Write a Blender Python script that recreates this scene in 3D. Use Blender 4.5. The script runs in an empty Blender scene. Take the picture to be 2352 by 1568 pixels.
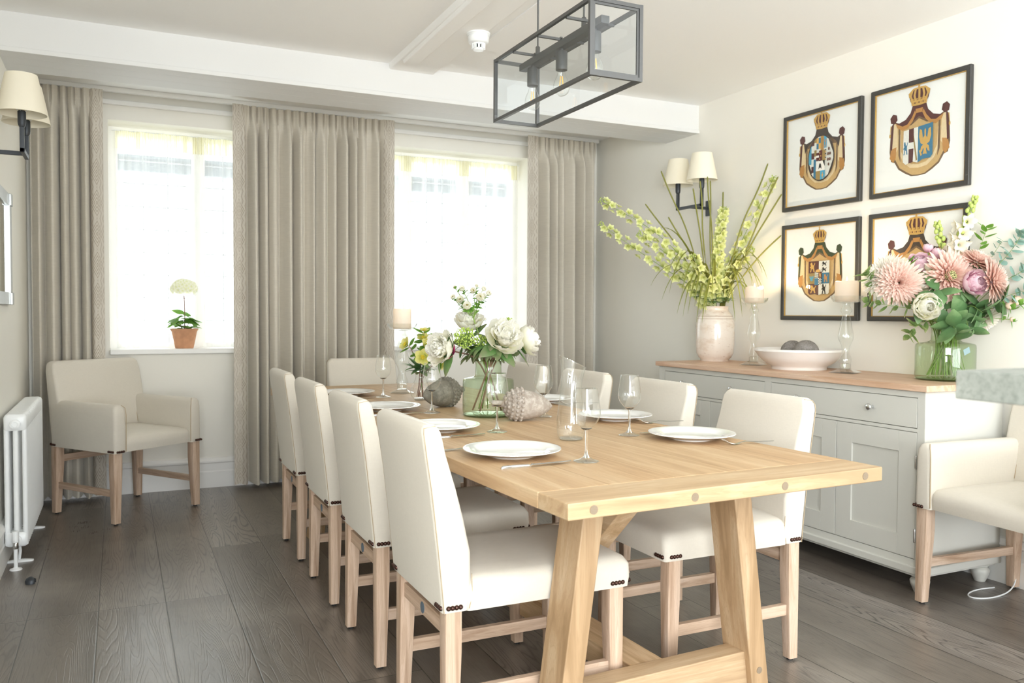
import bpy, bmesh, math, random
from mathutils import Vector, Matrix
from mathutils.geometry import tessellate_polygon
S = bpy.context.scene
COL = S.collection
PI = math.pi
sin, cos = math.sin, math.cos

# ------------------------------------------------------------------ camera, sky, daylight, added fills, exposure
CAM = (0, 0, 1.17)
R_ = Vector((0.90473743, -0.42593421, 0.0054988)); U_ = Vector((0.0092448, 0.03253968, 0.99942769)); F_ = Vector((0.42586937, 0.9041688, -0.03337755))
cd = bpy.data.cameras.new('camera'); cam = bpy.data.objects.new('camera', cd); COL.objects.link(cam)
cam.matrix_world = Matrix(((R_.x, U_.x, -F_.x, CAM[0]), (R_.y, U_.y, -F_.y, CAM[1]), (R_.z, U_.z, -F_.z, CAM[2]), (0, 0, 0, 1)))
cd.sensor_width = 36; cd.lens = 1916.8 / 2352 * 36; cd.clip_start = 0.05
cd.dof.use_dof = True; cd.dof.focus_distance = 3.1; cd.dof.aperture_fstop = 5.6
S.camera = cam
S.view_settings.view_transform = 'Standard'; S.view_settings.look = 'None'
S.view_settings.exposure = 0.48; S.view_settings.gamma = 1; S.view_settings.use_curve_mapping = False
w = bpy.data.worlds.new('overcast_sky'); S.world = w; w.use_nodes = True
bg = w.node_tree.nodes['Background']; bg.inputs[0].default_value = (0.93, 0.965, 1.0, 1); bg.inputs[1].default_value = 3.2


def portal(name, loc, rot, sx, sy):
    l = bpy.data.lights.new(name, 'AREA'); l.shape = 'RECTANGLE'; l.size = sx; l.size_y = sy; l.cycles.is_portal = True
    o = bpy.data.objects.new(name, l); o.location = loc; o.rotation_euler = rot; COL.objects.link(o)


portal('daylight_window_portal', (0.45, 6.26, 1.65), (-PI / 2, 0, 0), 1.0, 1.5)
portal('daylight_window_portal', (2.25, 6.26, 1.65), (-PI / 2, 0, 0), 1.4, 1.5)
dl = bpy.data.lights.new('daylight_glazed_doors', 'AREA'); dl.shape = 'RECTANGLE'; dl.size = 4.3; dl.size_y = 1.8; dl.energy = 160; dl.color = (.90, .955, 1)
do = bpy.data.objects.new('daylight_glazed_doors', dl); do.location = (1.75, -5.1, .95); do.rotation_euler = (PI / 2 + .12, 0, 0); COL.objects.link(do)
sl = bpy.data.lights.new('overhead_fill', 'AREA'); sl.shape = 'RECTANGLE'; sl.size = 2.3; sl.size_y = 2.0; sl.energy = 18; sl.color = (.90, .95, 1)  # overhead area lamp added for fill and pane reflections; the ceiling is solid
so = bpy.data.objects.new('overhead_fill', sl); so.location = (2.4, 0.0, 2.55); COL.objects.link(so)
wl = bpy.data.lights.new('side_wall_fill', 'AREA'); wl.shape = 'RECTANGLE'; wl.size = 3.0; wl.size_y = 1.5; wl.energy = 225; wl.color = (.90, .955, 1)  # lamp added to brighten the right wall; the left wall has no window
wo = bpy.data.objects.new('side_wall_fill', wl); wo.matrix_world = Matrix(((0, 0, -1, -.44), (-1, 0, 0, -1.9), (0, 1, 0, 1.45), (0, 0, 0, 1))); COL.objects.link(wo)
cy = S.cycles
cy.max_bounces = 9; cy.diffuse_bounces = 5; cy.glossy_bounces = 4; cy.transmission_bounces = 10; cy.transparent_max_bounces = 16
cy.caustics_reflective = False; cy.caustics_refractive = False; cy.use_denoising = True
cy.sample_clamp_indirect = 6.0


# ------------------------------------------------------------------ helpers: materials
def lin(h):
    if not isinstance(h, str): return tuple(h)[:3]
    h = h.lstrip('#'); o = []
    for i in (0, 2, 4):
        v = int(h[i:i + 2], 16) / 255; o.append(v / 12.92 if v <= .04045 else ((v + .055) / 1.055) ** 2.4)
    return tuple(o)


class G:
    def __init__(s, name):
        s.m = bpy.data.materials.new(name); s.m.use_nodes = True; s.t = s.m.node_tree; s.t.nodes.clear()
        s.out = s.t.nodes.new('ShaderNodeOutputMaterial'); s._tc = None

    def n(s, typ, ins=None, **props):
        nd = s.t.nodes.new('ShaderNode' + typ)
        for k, v in props.items(): setattr(nd, k, v)
        for k, v in (ins or {}).items(): s.set(nd.inputs[k], v)
        return nd

    def set(s, sock, v):
        if hasattr(v, 'outputs'): v = v.outputs[0]
        if isinstance(v, bpy.types.NodeSocket): s.t.links.new(v, sock); return
        if isinstance(v, str): v = lin(v)
        if sock.type == 'RGBA': v = (*tuple(v)[:3], 1)
        sock.default_value = v

    def m_(s, op, a, b=0.0, c=None):
        nd = s.n('Math', operation=op); s.set(nd.inputs[0], a); s.set(nd.inputs[1], b)
        if c is not None: s.set(nd.inputs[2], c)
        return nd.outputs[0]

    def tc(s, which='Object'):
        if s._tc is None: s._tc = s.n('TexCoord')
        return s._tc.outputs[which]

    def xyz(s, which='Object'):
        sp = s.n('SeparateXYZ'); s.t.links.new(s.tc(which), sp.inputs[0]); return sp.outputs

    def noise(s, vec, scale=5, detail=3, rough=.5, sc=(1, 1, 1), dist=0):
        if sc != (1, 1, 1):
            mp = s.n('Mapping', {0: vec}); mp.inputs['Scale'].default_value = sc; vec = mp.outputs[0]
        return s.n('TexNoise', {'Vector': vec, 'Scale': scale, 'Detail': detail, 'Roughness': rough, 'Distortion': dist}).outputs['Fac']

    def mix(s, f, a, b, blend='MIX'):
        nd = s.n('Mix', data_type='RGBA', blend_type=blend)
        s.set(nd.inputs[0], f); s.set(nd.inputs[6], a); s.set(nd.inputs[7], b); return nd.outputs[2]

    def ramp(s, f, stops):
        nd = s.n('ValToRGB', {0: f}); e = nd.color_ramp.elements
        while len(e) < len(stops): e.new(.5)
        for el, (p, c) in zip(e, stops): el.position = p; el.color = (*lin(c), 1)
        return nd.outputs[0]

    def mr(s, v, a, b, c=0., d=1.):
        return s.n('MapRange', {0: v, 1: a, 2: b, 3: c, 4: d}).outputs[0]

    def bump(s, h, strength=.2, dist=.002):
        return s.n('Bump', {'Height': h, 'Strength': strength, 'Distance': dist}).outputs[0]

    def pbr(s, col, rough=.5, normal=None, **kw):
        p = s.n('BsdfPrincipled', {'Base Color': col, 'Roughness': rough})
        if normal is not None: s.set(p.inputs['Normal'], normal)
        for k, v in kw.items(): s.set(p.inputs[k.replace('_', ' ')], v)
        s.t.links.new(p.outputs[0], s.out.inputs[0]); return p

    def end(s, shader):
        s.set(s.out.inputs[0], shader); return s.m


def plain(name, col, rough=.5, var=.04, scale=9, bump=0, **kw):
    g = G(name); c = lin(col); n = g.noise(g.tc(), scale, 3)
    a = tuple(max(0, x * (1 - var)) for x in c); b = tuple(min(1, x * (1 + var)) for x in c)
    nm = g.bump(g.noise(g.tc(), scale * 12, 2), bump, .001) if bump else None
    g.pbr(g.mix(n, a, b), rough, nm, **kw); return g.m


def wood(name, dark, mid, light, axis='Z', rough=.5, f=1.0, seams=None):
    """oak grain running along AXIS of the object"""
    g = G(name); sc = {'X': (.6, 9, 9), 'Y': (9, .6, 9), 'Z': (9, 9, .6)}[axis]
    v = g.tc()
    if seams:  # boards: jump the grain from board to board
        x = g.xyz()[0]; idx = g.m_('FLOOR', g.m_('DIVIDE', g.m_('SUBTRACT', x, seams[0]), seams[1]))
        wn = g.n('TexWhiteNoise', {'W': idx}, noise_dimensions='1D')
        off = g.n('CombineXYZ', {1: g.m_('MULTIPLY', wn.outputs[0], 7.3), 2: idx})
        v = g.n('VectorMath', {0: v, 1: off}, operation='ADD').outputs[0]
    big = g.noise(v, 2.2 * f, 4, .55, sc, 1.2)
    rings = g.m_('FRACT', g.m_('MULTIPLY', big, 9.0))
    rings = g.m_('ABSOLUTE', g.m_('SUBTRACT', rings, .5))
    pores = g.noise(v, 26 * f, 3, .7, tuple(a if a < 1 else a * 1.6 for a in sc))
    col = g.ramp(big, [(.3, dark), (.5, mid), (.72, light)])
    col = g.mix(g.mr(rings, .0, .16, .28, 0), col, dark)
    col = g.mix(g.mr(pores, .5, .68, 0, .38), col, dark)
    if seams:
        col = g.mix(g.mr(wn.outputs[0], 0, 1, .0, .22), col, light)
        fr = g.m_('FRACT', g.m_('DIVIDE', g.m_('SUBTRACT', x, seams[0]), seams[1]))
        ed = g.m_('MINIMUM', fr, g.m_('SUBTRACT', 1, fr))
        col = g.mix(g.m_('LESS_THAN', ed, .005), col, '#9d7b54')
    g.pbr(col, rough, g.bump(g.m_('ADD', pores, g.m_('MULTIPLY', rings, .4)), .18, .0012)); return g.m


def cloth(name, col, rough=.9, weave=700, var=.035, stripes=None, sheen=.15):
    g = G(name); c = lin(col); v = g.tc()
    a = g.noise(v, weave, 1, .5, (1, 1, .12)); b = g.noise(v, weave, 1, .5, (.12, .12, 1))
    h = g.m_('ADD', a, b); soft = g.noise(v, 6, 3)
    f = g.m_('ADD', g.m_('MULTIPLY', g.mr(h, .7, 1.3), .55), g.m_('MULTIPLY', soft, .45))
    cc = g.mix(f, tuple(x * (1 - var) for x in c), tuple(min(1, x * (1 + var)) for x in c))
    if stripes:
        st = g.noise(v, stripes, 2, .6, (.05, .05, 1)); cc = g.mix(g.mr(st, .35, .65, 0, .22), cc, tuple(x * .72 for x in c))
    g.pbr(cc, rough, g.bump(h, .12, .0008), Sheen_Weight=sheen, Specular_IOR_Level=.2); return g.m


def glass(name, col=(1, 1, 1), rough=0.0, ior=1.45):
    g = G(name); return g.end(g.n('BsdfGlass', {'Color': col, 'Roughness': rough, 'IOR': ior}))


def thin_glass(name, col=(1, 1, 1), refl=1.0, edge=.25):
    """thin pane: see-through with a fresnel reflection, darker towards grazing edges"""
    g = G(name)
    ge = g.n('NewGeometry'); dt = g.n('VectorMath', {0: ge.outputs['Normal'], 1: ge.outputs['Incoming']}, operation='DOT_PRODUCT').outputs['Value']
    gz = g.m_('SUBTRACT', 1, g.m_('MINIMUM', g.m_('ABSOLUTE', dt), 1)); c2 = tuple(x * (1 - edge) for x in lin(col))
    tr = g.n('BsdfTransparent', {0: g.mix(g.m_('POWER', gz, 4), col, c2)})
    gl = g.n('BsdfGlossy', {'Color': (1, 1, 1), 'Roughness': .0})
    fr = g.m_('ADD', g.m_('MULTIPLY', g.m_('POWER', gz, 5), .85), .05)
    return g.end(g.n('MixShader', {0: g.m_('MULTIPLY', fr, refl), 1: tr, 2: gl}))


def petal_mat(name, base, tip, mid=None, trans=.35, rough=.6):
    g = G(name); t = g.xyz('UV')[1]; v = g.tc()
    st = [(0, base), (1, tip)] if mid is None else [(0, base), (.5, mid), (1, tip)]
    col = g.ramp(g.m_('ADD', t, g.mr(g.noise(v, 60, 2), .3, .7, -.12, .12)), st)
    p = g.n('BsdfPrincipled', {'Base Color': col, 'Roughness': rough, 'Specular IOR Level': .25})
    tr = g.n('BsdfTranslucent', {0: col})
    return g.end(g.n('MixShader', {0: trans, 1: p, 2: tr}))


# ------------------------------------------------------------------ helpers: meshes
class MB:
    def __init__(s): s.v = []; s.f = []; s.mi = []; s.uv = {}; s.cur = 0; s.flat = set(); s.wn = False

    def add(s, vs, fs, uvs=None, flat=False):
        b = len(s.v); s.v += [tuple(p) for p in vs]
        if uvs:
            for i, q in enumerate(uvs): s.uv[b + i] = q
        for f in fs:
            if flat: s.flat.add(len(s.f))
            s.f.append(tuple(b + i for i in f)); s.mi.append(s.cur)
        return s

    def box(s, x0, y0, z0, x1, y1, z1, M=None):
        x0, x1 = sorted((x0, x1)); y0, y1 = sorted((y0, y1)); z0, z1 = sorted((z0, z1))
        p = [Vector(q) for q in ((x0, y0, z0), (x1, y0, z0), (x1, y1, z0), (x0, y1, z0), (x0, y0, z1), (x1, y0, z1), (x1, y1, z1), (x0, y1, z1))]
        if M: p = [M @ q for q in p]
        return s.add(p, [(3, 2, 1, 0), (4, 5, 6, 7), (0, 1, 5, 4), (1, 2, 6, 5), (2, 3, 7, 6), (3, 0, 4, 7)], flat=True)

    def rbox(s, x0, y0, z0, x1, y1, z1, r=.003, seg=2, M=None):
        bm = bmesh.new(); bmesh.ops.create_cube(bm, size=1)
        for q in bm.verts: q.co = Vector(((x0 + x1) / 2 + q.co.x * (x1 - x0), (y0 + y1) / 2 + q.co.y * (y1 - y0), (z0 + z1) / 2 + q.co.z * (z1 - z0)))
        bmesh.ops.bevel(bm, geom=bm.edges[:], offset=r, segments=seg, affect='EDGES', profile=.5)
        if M: bmesh.ops.transform(bm, matrix=M, verts=bm.verts[:])
        return s.frombm(bm)

    def hexa(s, pts, r=.004, seg=2):
        """box from 8 corners (bottom 4 ccw, top 4 ccw), edges softened"""
        bm = bmesh.new(); vv = [bm.verts.new(p) for p in pts]
        for f in [(3, 2, 1, 0), (4, 5, 6, 7), (0, 1, 5, 4), (1, 2, 6, 5), (2, 3, 7, 6), (3, 0, 4, 7)]: bm.faces.new([vv[i] for i in f])
        if r: bmesh.ops.bevel(bm, geom=bm.edges[:], offset=r, segments=seg, affect='EDGES', profile=.5)
        return s.frombm(bm)

    def frombm(s, bm):
        s.wn = True; bm.verts.index_update(); s.add([q.co.copy() for q in bm.verts], [[q.index for q in f.verts] for f in bm.faces]); bm.free(); return s

    def loft(s, rings, cap0=True, cap1=True, closed=True):
        n = len(rings[0]); vs = [p for r in rings for p in r]; fs = []
        for i in range(len(rings) - 1):
            for j in range(n if closed else n - 1):
                k = (j + 1) % n; fs.append((i * n + j, i * n + k, (i + 1) * n + k, (i + 1) * n + j))
        if cap0: fs.append(tuple(range(n - 1, -1, -1)))
        if cap1: fs.append(tuple((len(rings) - 1) * n + j for j in range(n)))
        return s.add(vs, fs)

    def rr(s, secs, k=4):
        """loft of rounded rectangles: (z, x0, x1, y0, y1, r[, dz tilt])"""
        rings = []
        for q in secs:
            z, x0, x1, y0, y1, r = q[:6]; ring = []
            r = max(1e-4, min(r, (x1 - x0) / 2 - 1e-4, (y1 - y0) / 2 - 1e-4))
            for cx, cy_, a0 in ((x1 - r, y1 - r, 0), (x0 + r, y1 - r, PI / 2), (x0 + r, y0 + r, PI), (x1 - r, y0 + r, 1.5 * PI)):
                for i in range(k + 1):
                    a = a0 + PI / 2 * i / k; ring.append(Vector((cx + r * cos(a), cy_ + r * sin(a), z)))
            rings.append(ring)
        return s.loft(rings)

    def tube(s, pts, rad, n=8, cap=True):
        pts = [Vector(p) for p in pts]; rs = rad if isinstance(rad, (list, tuple)) else [rad] * len(pts); rings = []
        t0 = (pts[1] - pts[0]).normalized(); ref = Vector((0, 0, 1)) if abs(t0.z) < .9 else Vector((1, 0, 0)); a = t0.cross(ref).normalized()
        for i, p in enumerate(pts):
            t = (pts[min(i + 1, len(pts) - 1)] - pts[max(i - 1, 0)]).normalized(); a = (a - t * a.dot(t)).normalized(); b = t.cross(a)
            rings.append([p + (a * cos(2 * PI * j / n) + b * sin(2 * PI * j / n)) * rs[i] for j in range(n)])
        return s.loft(rings, cap, cap)

    def lathe(s, prof, n=24, o=(0, 0, 0), ax=None, closed=False, sq=None):
        """profile [(r, z)] turned about z (or about AX, a matrix)"""
        rings = []; M = ax or Matrix.Identity(4)
        for r, z in prof:
            rings.append([Vector(o) + M @ Vector((max(r, 1e-5) * cos(2 * PI * j / n), max(r, 1e-5) * sin(2 * PI * j / n), z)) for j in range(n)])
        if closed: rings.append(rings[0])
        return s.loft(rings, not closed and prof[0][0] > 1e-4, not closed and prof[-1][0] > 1e-4)

    def grid(s, fn, nu, nv, uv=True):
        vs = []; uvs = []
        for j in range(nv + 1):
            for i in range(nu + 1):
                vs.append(fn(i / nu, j / nv)); uvs.append((i / nu, j / nv))
        return s.add(vs, [(j * (nu + 1) + i, j * (nu + 1) + i + 1, (j + 1) * (nu + 1) + i + 1, (j + 1) * (nu + 1) + i) for j in range(nv) for i in range(nu)], uvs)

    def ball(s, c, r, n=10, m=6, sc=(1, 1, 1)):
        c = Vector(c); prof = [(r * sin(PI * i / m), -r * cos(PI * i / m)) for i in range(m + 1)]
        b = len(s.v); s.lathe(prof, n)
        for i in range(b, len(s.v)): p = s.v[i]; s.v[i] = (c.x + p[0] * sc[0], c.y + p[1] * sc[1], c.z + p[2] * sc[2])
        return s

    def poly(s, pts2, z, to3):
        """filled flat outline"""
        tri = tessellate_polygon([[Vector((a, b, 0)) for a, b in pts2]])
        fs = []
        for t in tri:
            (ax, ay), (bx, by), (cx, cy_) = [pts2[i] for i in t]
            fs.append(t if (bx - ax) * (cy_ - ay) - (by - ay) * (cx - ax) > 0 else t[::-1])
        return s.add([to3(a, b, z) for a, b in pts2], fs, flat=True)

    def xf(s, M, start=0):
        for i in range(start, len(s.v)): s.v[i] = tuple(M @ Vector(s.v[i]))
        return s


def obj(name, mb, mats, parent=None, smooth=True, label=None):
    me = bpy.data.meshes.new(name); me.from_pydata(mb.v, [], mb.f)
    if not isinstance(mats, (list, tuple)): mats = [mats]
    for m in mats: me.materials.append(m)
    for p, k in zip(me.polygons, mb.mi): p.material_index = k
    if smooth:
        for i, p in enumerate(me.polygons): p.use_smooth = i not in mb.flat
        me.set_sharp_from_angle(angle=math.radians(48))
    if mb.uv:
        ul = me.uv_layers.new(name='UVMap')
        for l in me.loops: ul.data[l.index].uv = mb.uv.get(l.vertex_index, (0, 0))
    me.update(); o = bpy.data.objects.new(name, me); COL.objects.link(o)
    if mb.wn and smooth: wm = o.modifiers.new('weighted_normals', 'WEIGHTED_NORMAL'); wm.keep_sharp = True; wm.weight = 100
    if parent: o.parent = parent
    if label: o['label'] = label
    return o


def tag(o, label, cat, group=None):
    o['label'] = label; o['category'] = cat
    if group: o['group'] = group
    return o


def thing(name, label, cat, loc=(0, 0, 0), rz=0, group=None):
    o = bpy.data.objects.new(name, None); o.empty_display_size = .1; COL.objects.link(o); o.location = loc; o.rotation_euler = (0, 0, rz)
    if name.endswith(('foliage', 'grass')): o['kind'] = 'thing'
    return tag(o, label, cat, group)


def struct(name, mb, m, parent=None, smooth=False):
    o = obj(name, mb, m, parent, smooth)
    if parent is None: o['kind'] = 'structure'
    return o


def dup(root, loc, rz, label, group=None):
    def cp(o, par):
        c = o.copy(); COL.objects.link(c); c.parent = par
        for ch in o.children: cp(ch, c)
        return c
    r = cp(root, None); r.location = loc; r.rotation_euler = (0, 0, rz); r['label'] = label
    if group: r['group'] = group
    return r


def frame(n, up=(0, 0, 1)):
    """matrix whose z axis is N"""
    n = Vector(n).normalized(); u = Vector(up)
    if abs(n.dot(u)) > .97: u = Vector((1, 0, 0))
    x = u.cross(n).normalized(); y = n.cross(x); return Matrix(((x.x, y.x, n.x, 0), (x.y, y.y, n.y, 0), (x.z, y.z, n.z, 0), (0, 0, 0, 1)))


def bez(p, n=12):
    """smooth curve through/near control points (Bezier)"""
    p = [Vector(q) for q in p]; out = []
    for i in range(n + 1):
        t = i / n; q = p[:]
        while len(q) > 1: q = [a.lerp(b, t) for a, b in zip(q, q[1:])]
        out.append(q[0])
    return out


# ------------------------------------------------------------------ materials
M = {}
M['wall'] = plain('cream_wall_paint', '#f2efe6', .8, .012, 3, .06)
M['ceil'] = plain('white_ceiling_paint', '#fbfbfa', .85, .012, 2, .1)
M['trim'] = plain('white_woodwork_paint', '#f4f3f0', .45, .012, 4)
M['oak_y'] = wood('pale_oak_boards', '#ab8863', '#c4a27a', '#d4ba95', 'Y', .5, 1, (-.5035, .2014))
M['oak_x'] = wood('pale_oak_end_board', '#ac8d6a', '#c1a47f', '#d1ba98', 'X', .5)
M['oak_edge'] = wood('pale_oak_legs', '#a0825f', '#ba9b77', '#cab190', 'Z', .5)
M['oak_beam'] = wood('pale_oak_beam', '#b3926a', '#cfb08a', '#e0c8a6', 'Y', .5)
M['oak_cross'] = wood('pale_oak_cross', '#ac8f6d', '#c2a683', '#d2bb9b', 'X', .5)
M['peg'] = plain('grey_oak_dowel_end', '#8a7a66', .6, .15, 300)
M['leg'] = wood('limed_oak_legs', '#a98b72', '#cdb29a', '#dec8b4', 'Z', .55, 1.6)
M['rail'] = wood('limed_oak_rails', '#ab8d74', '#cdb29a', '#dfcab7', 'X', .55, 1.6)
M['raily'] = wood('limed_oak_cross_rail', '#ab8d74', '#cdb29a', '#dfcab7', 'Y', .55, 1.6)
M['uph'] = cloth('cream_linen', '#d9d2c5', .92, 420)
M['seam'] = plain('tan_stitching', '#b6a284', .8)
M['nail'] = plain('bronze_nailheads', '#4a322a', .3, .1, 50, Metallic=.7)
M['black'] = plain('black_rubber', '#17181a', .6)
M['badge'] = plain('grey_blue_badge', '#5c6b78', .4)
M['curtain'] = cloth('oatmeal_curtain_cloth', '#d7d0c2', .6, 500, .03, 240, .3)
M['iron'] = plain('dark_iron', '#3b3f44', .42, .06, 40, Metallic=.35)
M['lantern'] = plain('grey_bronze_metal', '#5d5d5c', .38, .05, 40, Metallic=.5)
M['shade'] = plain('cream_lampshade', '#f3ecd8', .85, .01, 20)
M['white_gloss'] = plain('white_gloss_enamel', '#f2f4f4', .28, .01, 5)
M['porcelain'] = plain('white_porcelain', '#f6f6f4', .12, .005, 5, Coat_Weight=.5)
M['steel'] = plain('polished_steel', '#d2d2d0', .16, .03, 60, Metallic=1.0)
M['chrome'] = plain('chrome', '#e0e2e3', .07, .01, 30, Metallic=1.0)
M['cab'] = plain('stone_grey_cabinet_paint', '#d3d2ca', .45, .01, 4)
M['gap'] = plain('shadow_gap', '#55534d', .9)
M['worktop'] = wood('limed_oak_worktop', '#c29a7c', '#d8b598', '#e6cbb4', 'Y', .45, 1.2)
M['wax'] = petal_mat('cream_wax', '#fff7ec', '#fff7ec', None, .38, .5)
M['terracotta'] = plain('weathered_terracotta', '#cf9a76', .85, .22, 28, .15)
M['stem'] = plain('green_stem', '#7f9a48', .6, .15, 30)
M['stem_b'] = plain('brown_stem', '#8a6657', .6, .15, 30)
M['glass'] = glass('clear_crystal', (1, 1, 1), 0, 1.45)
M['thin'] = thin_glass('thin_clear_glass', '#fdfefd', 1.6, .26)
M['pane'] = thin_glass('window_glass', '#fbfdfc', .6, .05)
M['lpane'] = thin_glass('lantern_glass', '#f4f7f8', 1.0, .1)
M['green'] = thin_glass('green_vase_glass', '#e9f3e2', 1.0, .42)
M['lead'] = plain('lead_cames', '#8d9196', .6)


def emit(name, col, s):
    g = G(name); return g.end(g.n('Emission', {0: col, 1: s}))


M['flame'] = emit('candle_flame', '#ffd27a', 9); M['filament'] = emit('glowing_filament', '#ffb54a', 1.6)


def floor_mat():
    g = G('dark_brushed_oak_floor'); x, y, z = g.xyz(); W = .2435; X0 = -.083; L = 1.9
    u = g.m_('DIVIDE', g.m_('SUBTRACT', x, X0), W); i = g.m_('FLOOR', u); fu = g.m_('FRACT', u)
    r1 = g.n('TexWhiteNoise', {'W': i}, noise_dimensions='1D').outputs[0]
    par = g.m_('MULTIPLY', g.m_('ABSOLUTE', g.m_('MODULO', i, 2)), .0)
    vv = g.m_('DIVIDE', g.m_('ADD', g.m_('SUBTRACT', y, 3.6), g.m_('MULTIPLY', g.m_('GREATER_THAN', r1, .62), g.m_('MULTIPLY', r1, 1.3))), L)
    j = g.m_('FLOOR', vv); fv = g.m_('FRACT', vv)
    idn = g.n('CombineXYZ', {0: i, 1: j}); wn = g.n('TexWhiteNoise', {'Vector': idn}, noise_dimensions='3D'); r2 = wn.outputs[0]
    off = g.n('VectorMath', {0: wn.outputs[1], 1: (9, 9, 9)}, operation='MULTIPLY').outputs[0]
    v = g.n('VectorMath', {0: g.tc(), 1: off}, operation='ADD').outputs[0]
    big = g.noise(v, 2.6, 2, .45, (3.2, .22, 1), .25)
    rings = g.m_('ABSOLUTE', g.m_('SUBTRACT', g.m_('FRACT', g.m_('MULTIPLY', big, 36)), .5))
    pores = g.noise(v, 34, 3, .65, (9, .35, 1)); wear = g.noise(g.tc(), 1.7, 4, .6)
    col = g.ramp(g.m_('ADD', g.m_('MULTIPLY', big, .6), g.m_('MULTIPLY', r2, .35)), [(.2, '#574f48'), (.5, '#736a61'), (.8, '#99918a')])
    col = g.mix(g.m_('MULTIPLY', g.mr(rings, .0, .2, .95, 0), g.mr(g.m_('ADD', g.m_('MULTIPLY', r2, .6), g.m_('MULTIPLY', g.noise(g.tc(), 1.4, 2), .6)), .35, .85, .1, 1)), col, '#2a2522')
    col = g.mix(g.mr(pores, .52, .66, 0, .5), col, '#48423b')
    col = g.mix(g.mr(wear, .52, .75, 0, .35), col, '#b0a89c')
    scuff = g.noise(g.tc(), 75, 3, .7, (1, 1, 1)); patch = g.noise(g.tc(), 1.1, 2)
    col = g.mix(g.m_('MULTIPLY', g.m_('GREATER_THAN', scuff, .7), g.mr(patch, .5, .7)), col, '#a3987f')
    eu = g.m_('MULTIPLY', g.m_('MINIMUM', fu, g.m_('SUBTRACT', 1, fu)), W); ev = g.m_('MULTIPLY', g.m_('MINIMUM', fv, g.m_('SUBTRACT', 1, fv)), L)
    e = g.m_('MINIMUM', eu, ev)
    col = g.mix(g.m_('LESS_THAN', e, .0016), col, '#1b1815')
    h = g.m_('ADD', g.m_('MULTIPLY', g.mr(rings, 0, .2), .6), g.m_('ADD', g.m_('MULTIPLY', pores, .4), g.mr(e, 0, .004, -1.5, 0)))
    rough = g.mr(g.m_('ADD', wear, g.m_('MULTIPLY', pores, .3)), .3, .9, .24, .40)
    g.pbr(col, rough, g.bump(h, .35, .0015), Specular_IOR_Level=.8, Coat_Weight=.35, Coat_Roughness=.28); return g.m


def trim_mat():
    """woven border: columns of lozenges between zigzags, taupe on stone"""
    g = G('woven_lozenge_border'); u, v, _ = g.xyz('UV')
    a = g.m_('ABSOLUTE', g.m_('SUBTRACT', u, .5)); fv = g.m_('ABSOLUTE', g.m_('SUBTRACT', g.m_('FRACT', v), .5))
    d = g.m_('ADD', g.m_('MULTIPLY', a, 2.2), g.m_('MULTIPLY', fv, 2.0))
    ring = g.m_('ABSOLUTE', g.m_('SUBTRACT', g.m_('FRACT', g.m_('MULTIPLY', d, 4.2)), .5))
    line = g.mr(ring, .07, .2, 1, 0); inner = g.m_('LESS_THAN', d, 1.0)
    zig = g.m_('ABSOLUTE', g.m_('SUBTRACT', g.m_('FRACT', g.m_('ADD', g.m_('MULTIPLY', g.m_('ABSOLUTE', g.m_('SUBTRACT', g.m_('FRACT', g.m_('MULTIPLY', v, 3)), .5)), 1.0), g.m_('MULTIPLY', a, 5))), .5))
    zl = g.mr(zig, .05, .2, .6, 0)
    f = g.m_('ADD', g.m_('MULTIPLY', line, inner), g.m_('MULTIPLY', zl, g.m_('SUBTRACT', 1, inner)))
    f = g.m_('MULTIPLY', f, g.m_('LESS_THAN', a, .46))
    col = g.mix(f, '#d2cbbf', '#a19380')
    g.pbr(col, .75, g.bump(f, .15, .001)); return g.m


def sheer_mat(name, col, dens):
    g = G(name); lw = g.n('LayerWeight', {'Blend': .5})
    tr = g.n('BsdfTransparent', {0: (1, 1, 1)}); df = g.n('BsdfDiffuse', {0: col}); tl = g.n('BsdfTranslucent', {0: col})
    s1 = g.n('MixShader', {0: .6, 1: df, 2: tl})
    f = g.m_('MINIMUM', g.m_('ADD', dens, g.m_('MULTIPLY', lw.outputs[1], .5)), 1)
    return g.end(g.n('MixShader', {0: f, 1: tr, 2: s1}))


def stone_mat(name, a, b, c, sc=9, bump=.4):
    g = G(name); n1 = g.noise(g.tc(), sc, 5, .6); n2 = g.noise(g.tc(), sc * 7, 4, .7)
    col = g.mix(g.mr(n2, .45, .7, 0, .6), g.ramp(n1, [(.3, a), (.7, b)]), c)
    g.pbr(col, .85, g.bump(n2, bump, .002)); return g.m


M['floor'] = floor_mat(); M['border'] = trim_mat()
M['sheer'] = sheer_mat('white_voile', '#fbfbf8', .36); M['tape'] = sheer_mat('gathered_voile_tape', '#f4f1da', .8)
M['acorn'] = stone_mat('cast_stone', '#8b7f73', '#b2a79b', '#d3ccc3', 7); M['acorn_d'] = stone_mat('mossy_cast_stone', '#68645a', '#8d877b', '#a9a498', 7)
M['granite'] = stone_mat('speckled_stone', '#7c7f77', '#94968e', '#5c6058', 16, .1)
M['ballstone'] = stone_mat('grey_carved_stone', '#6f6964', '#8f8984', '#b7b3af', 22)


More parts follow.
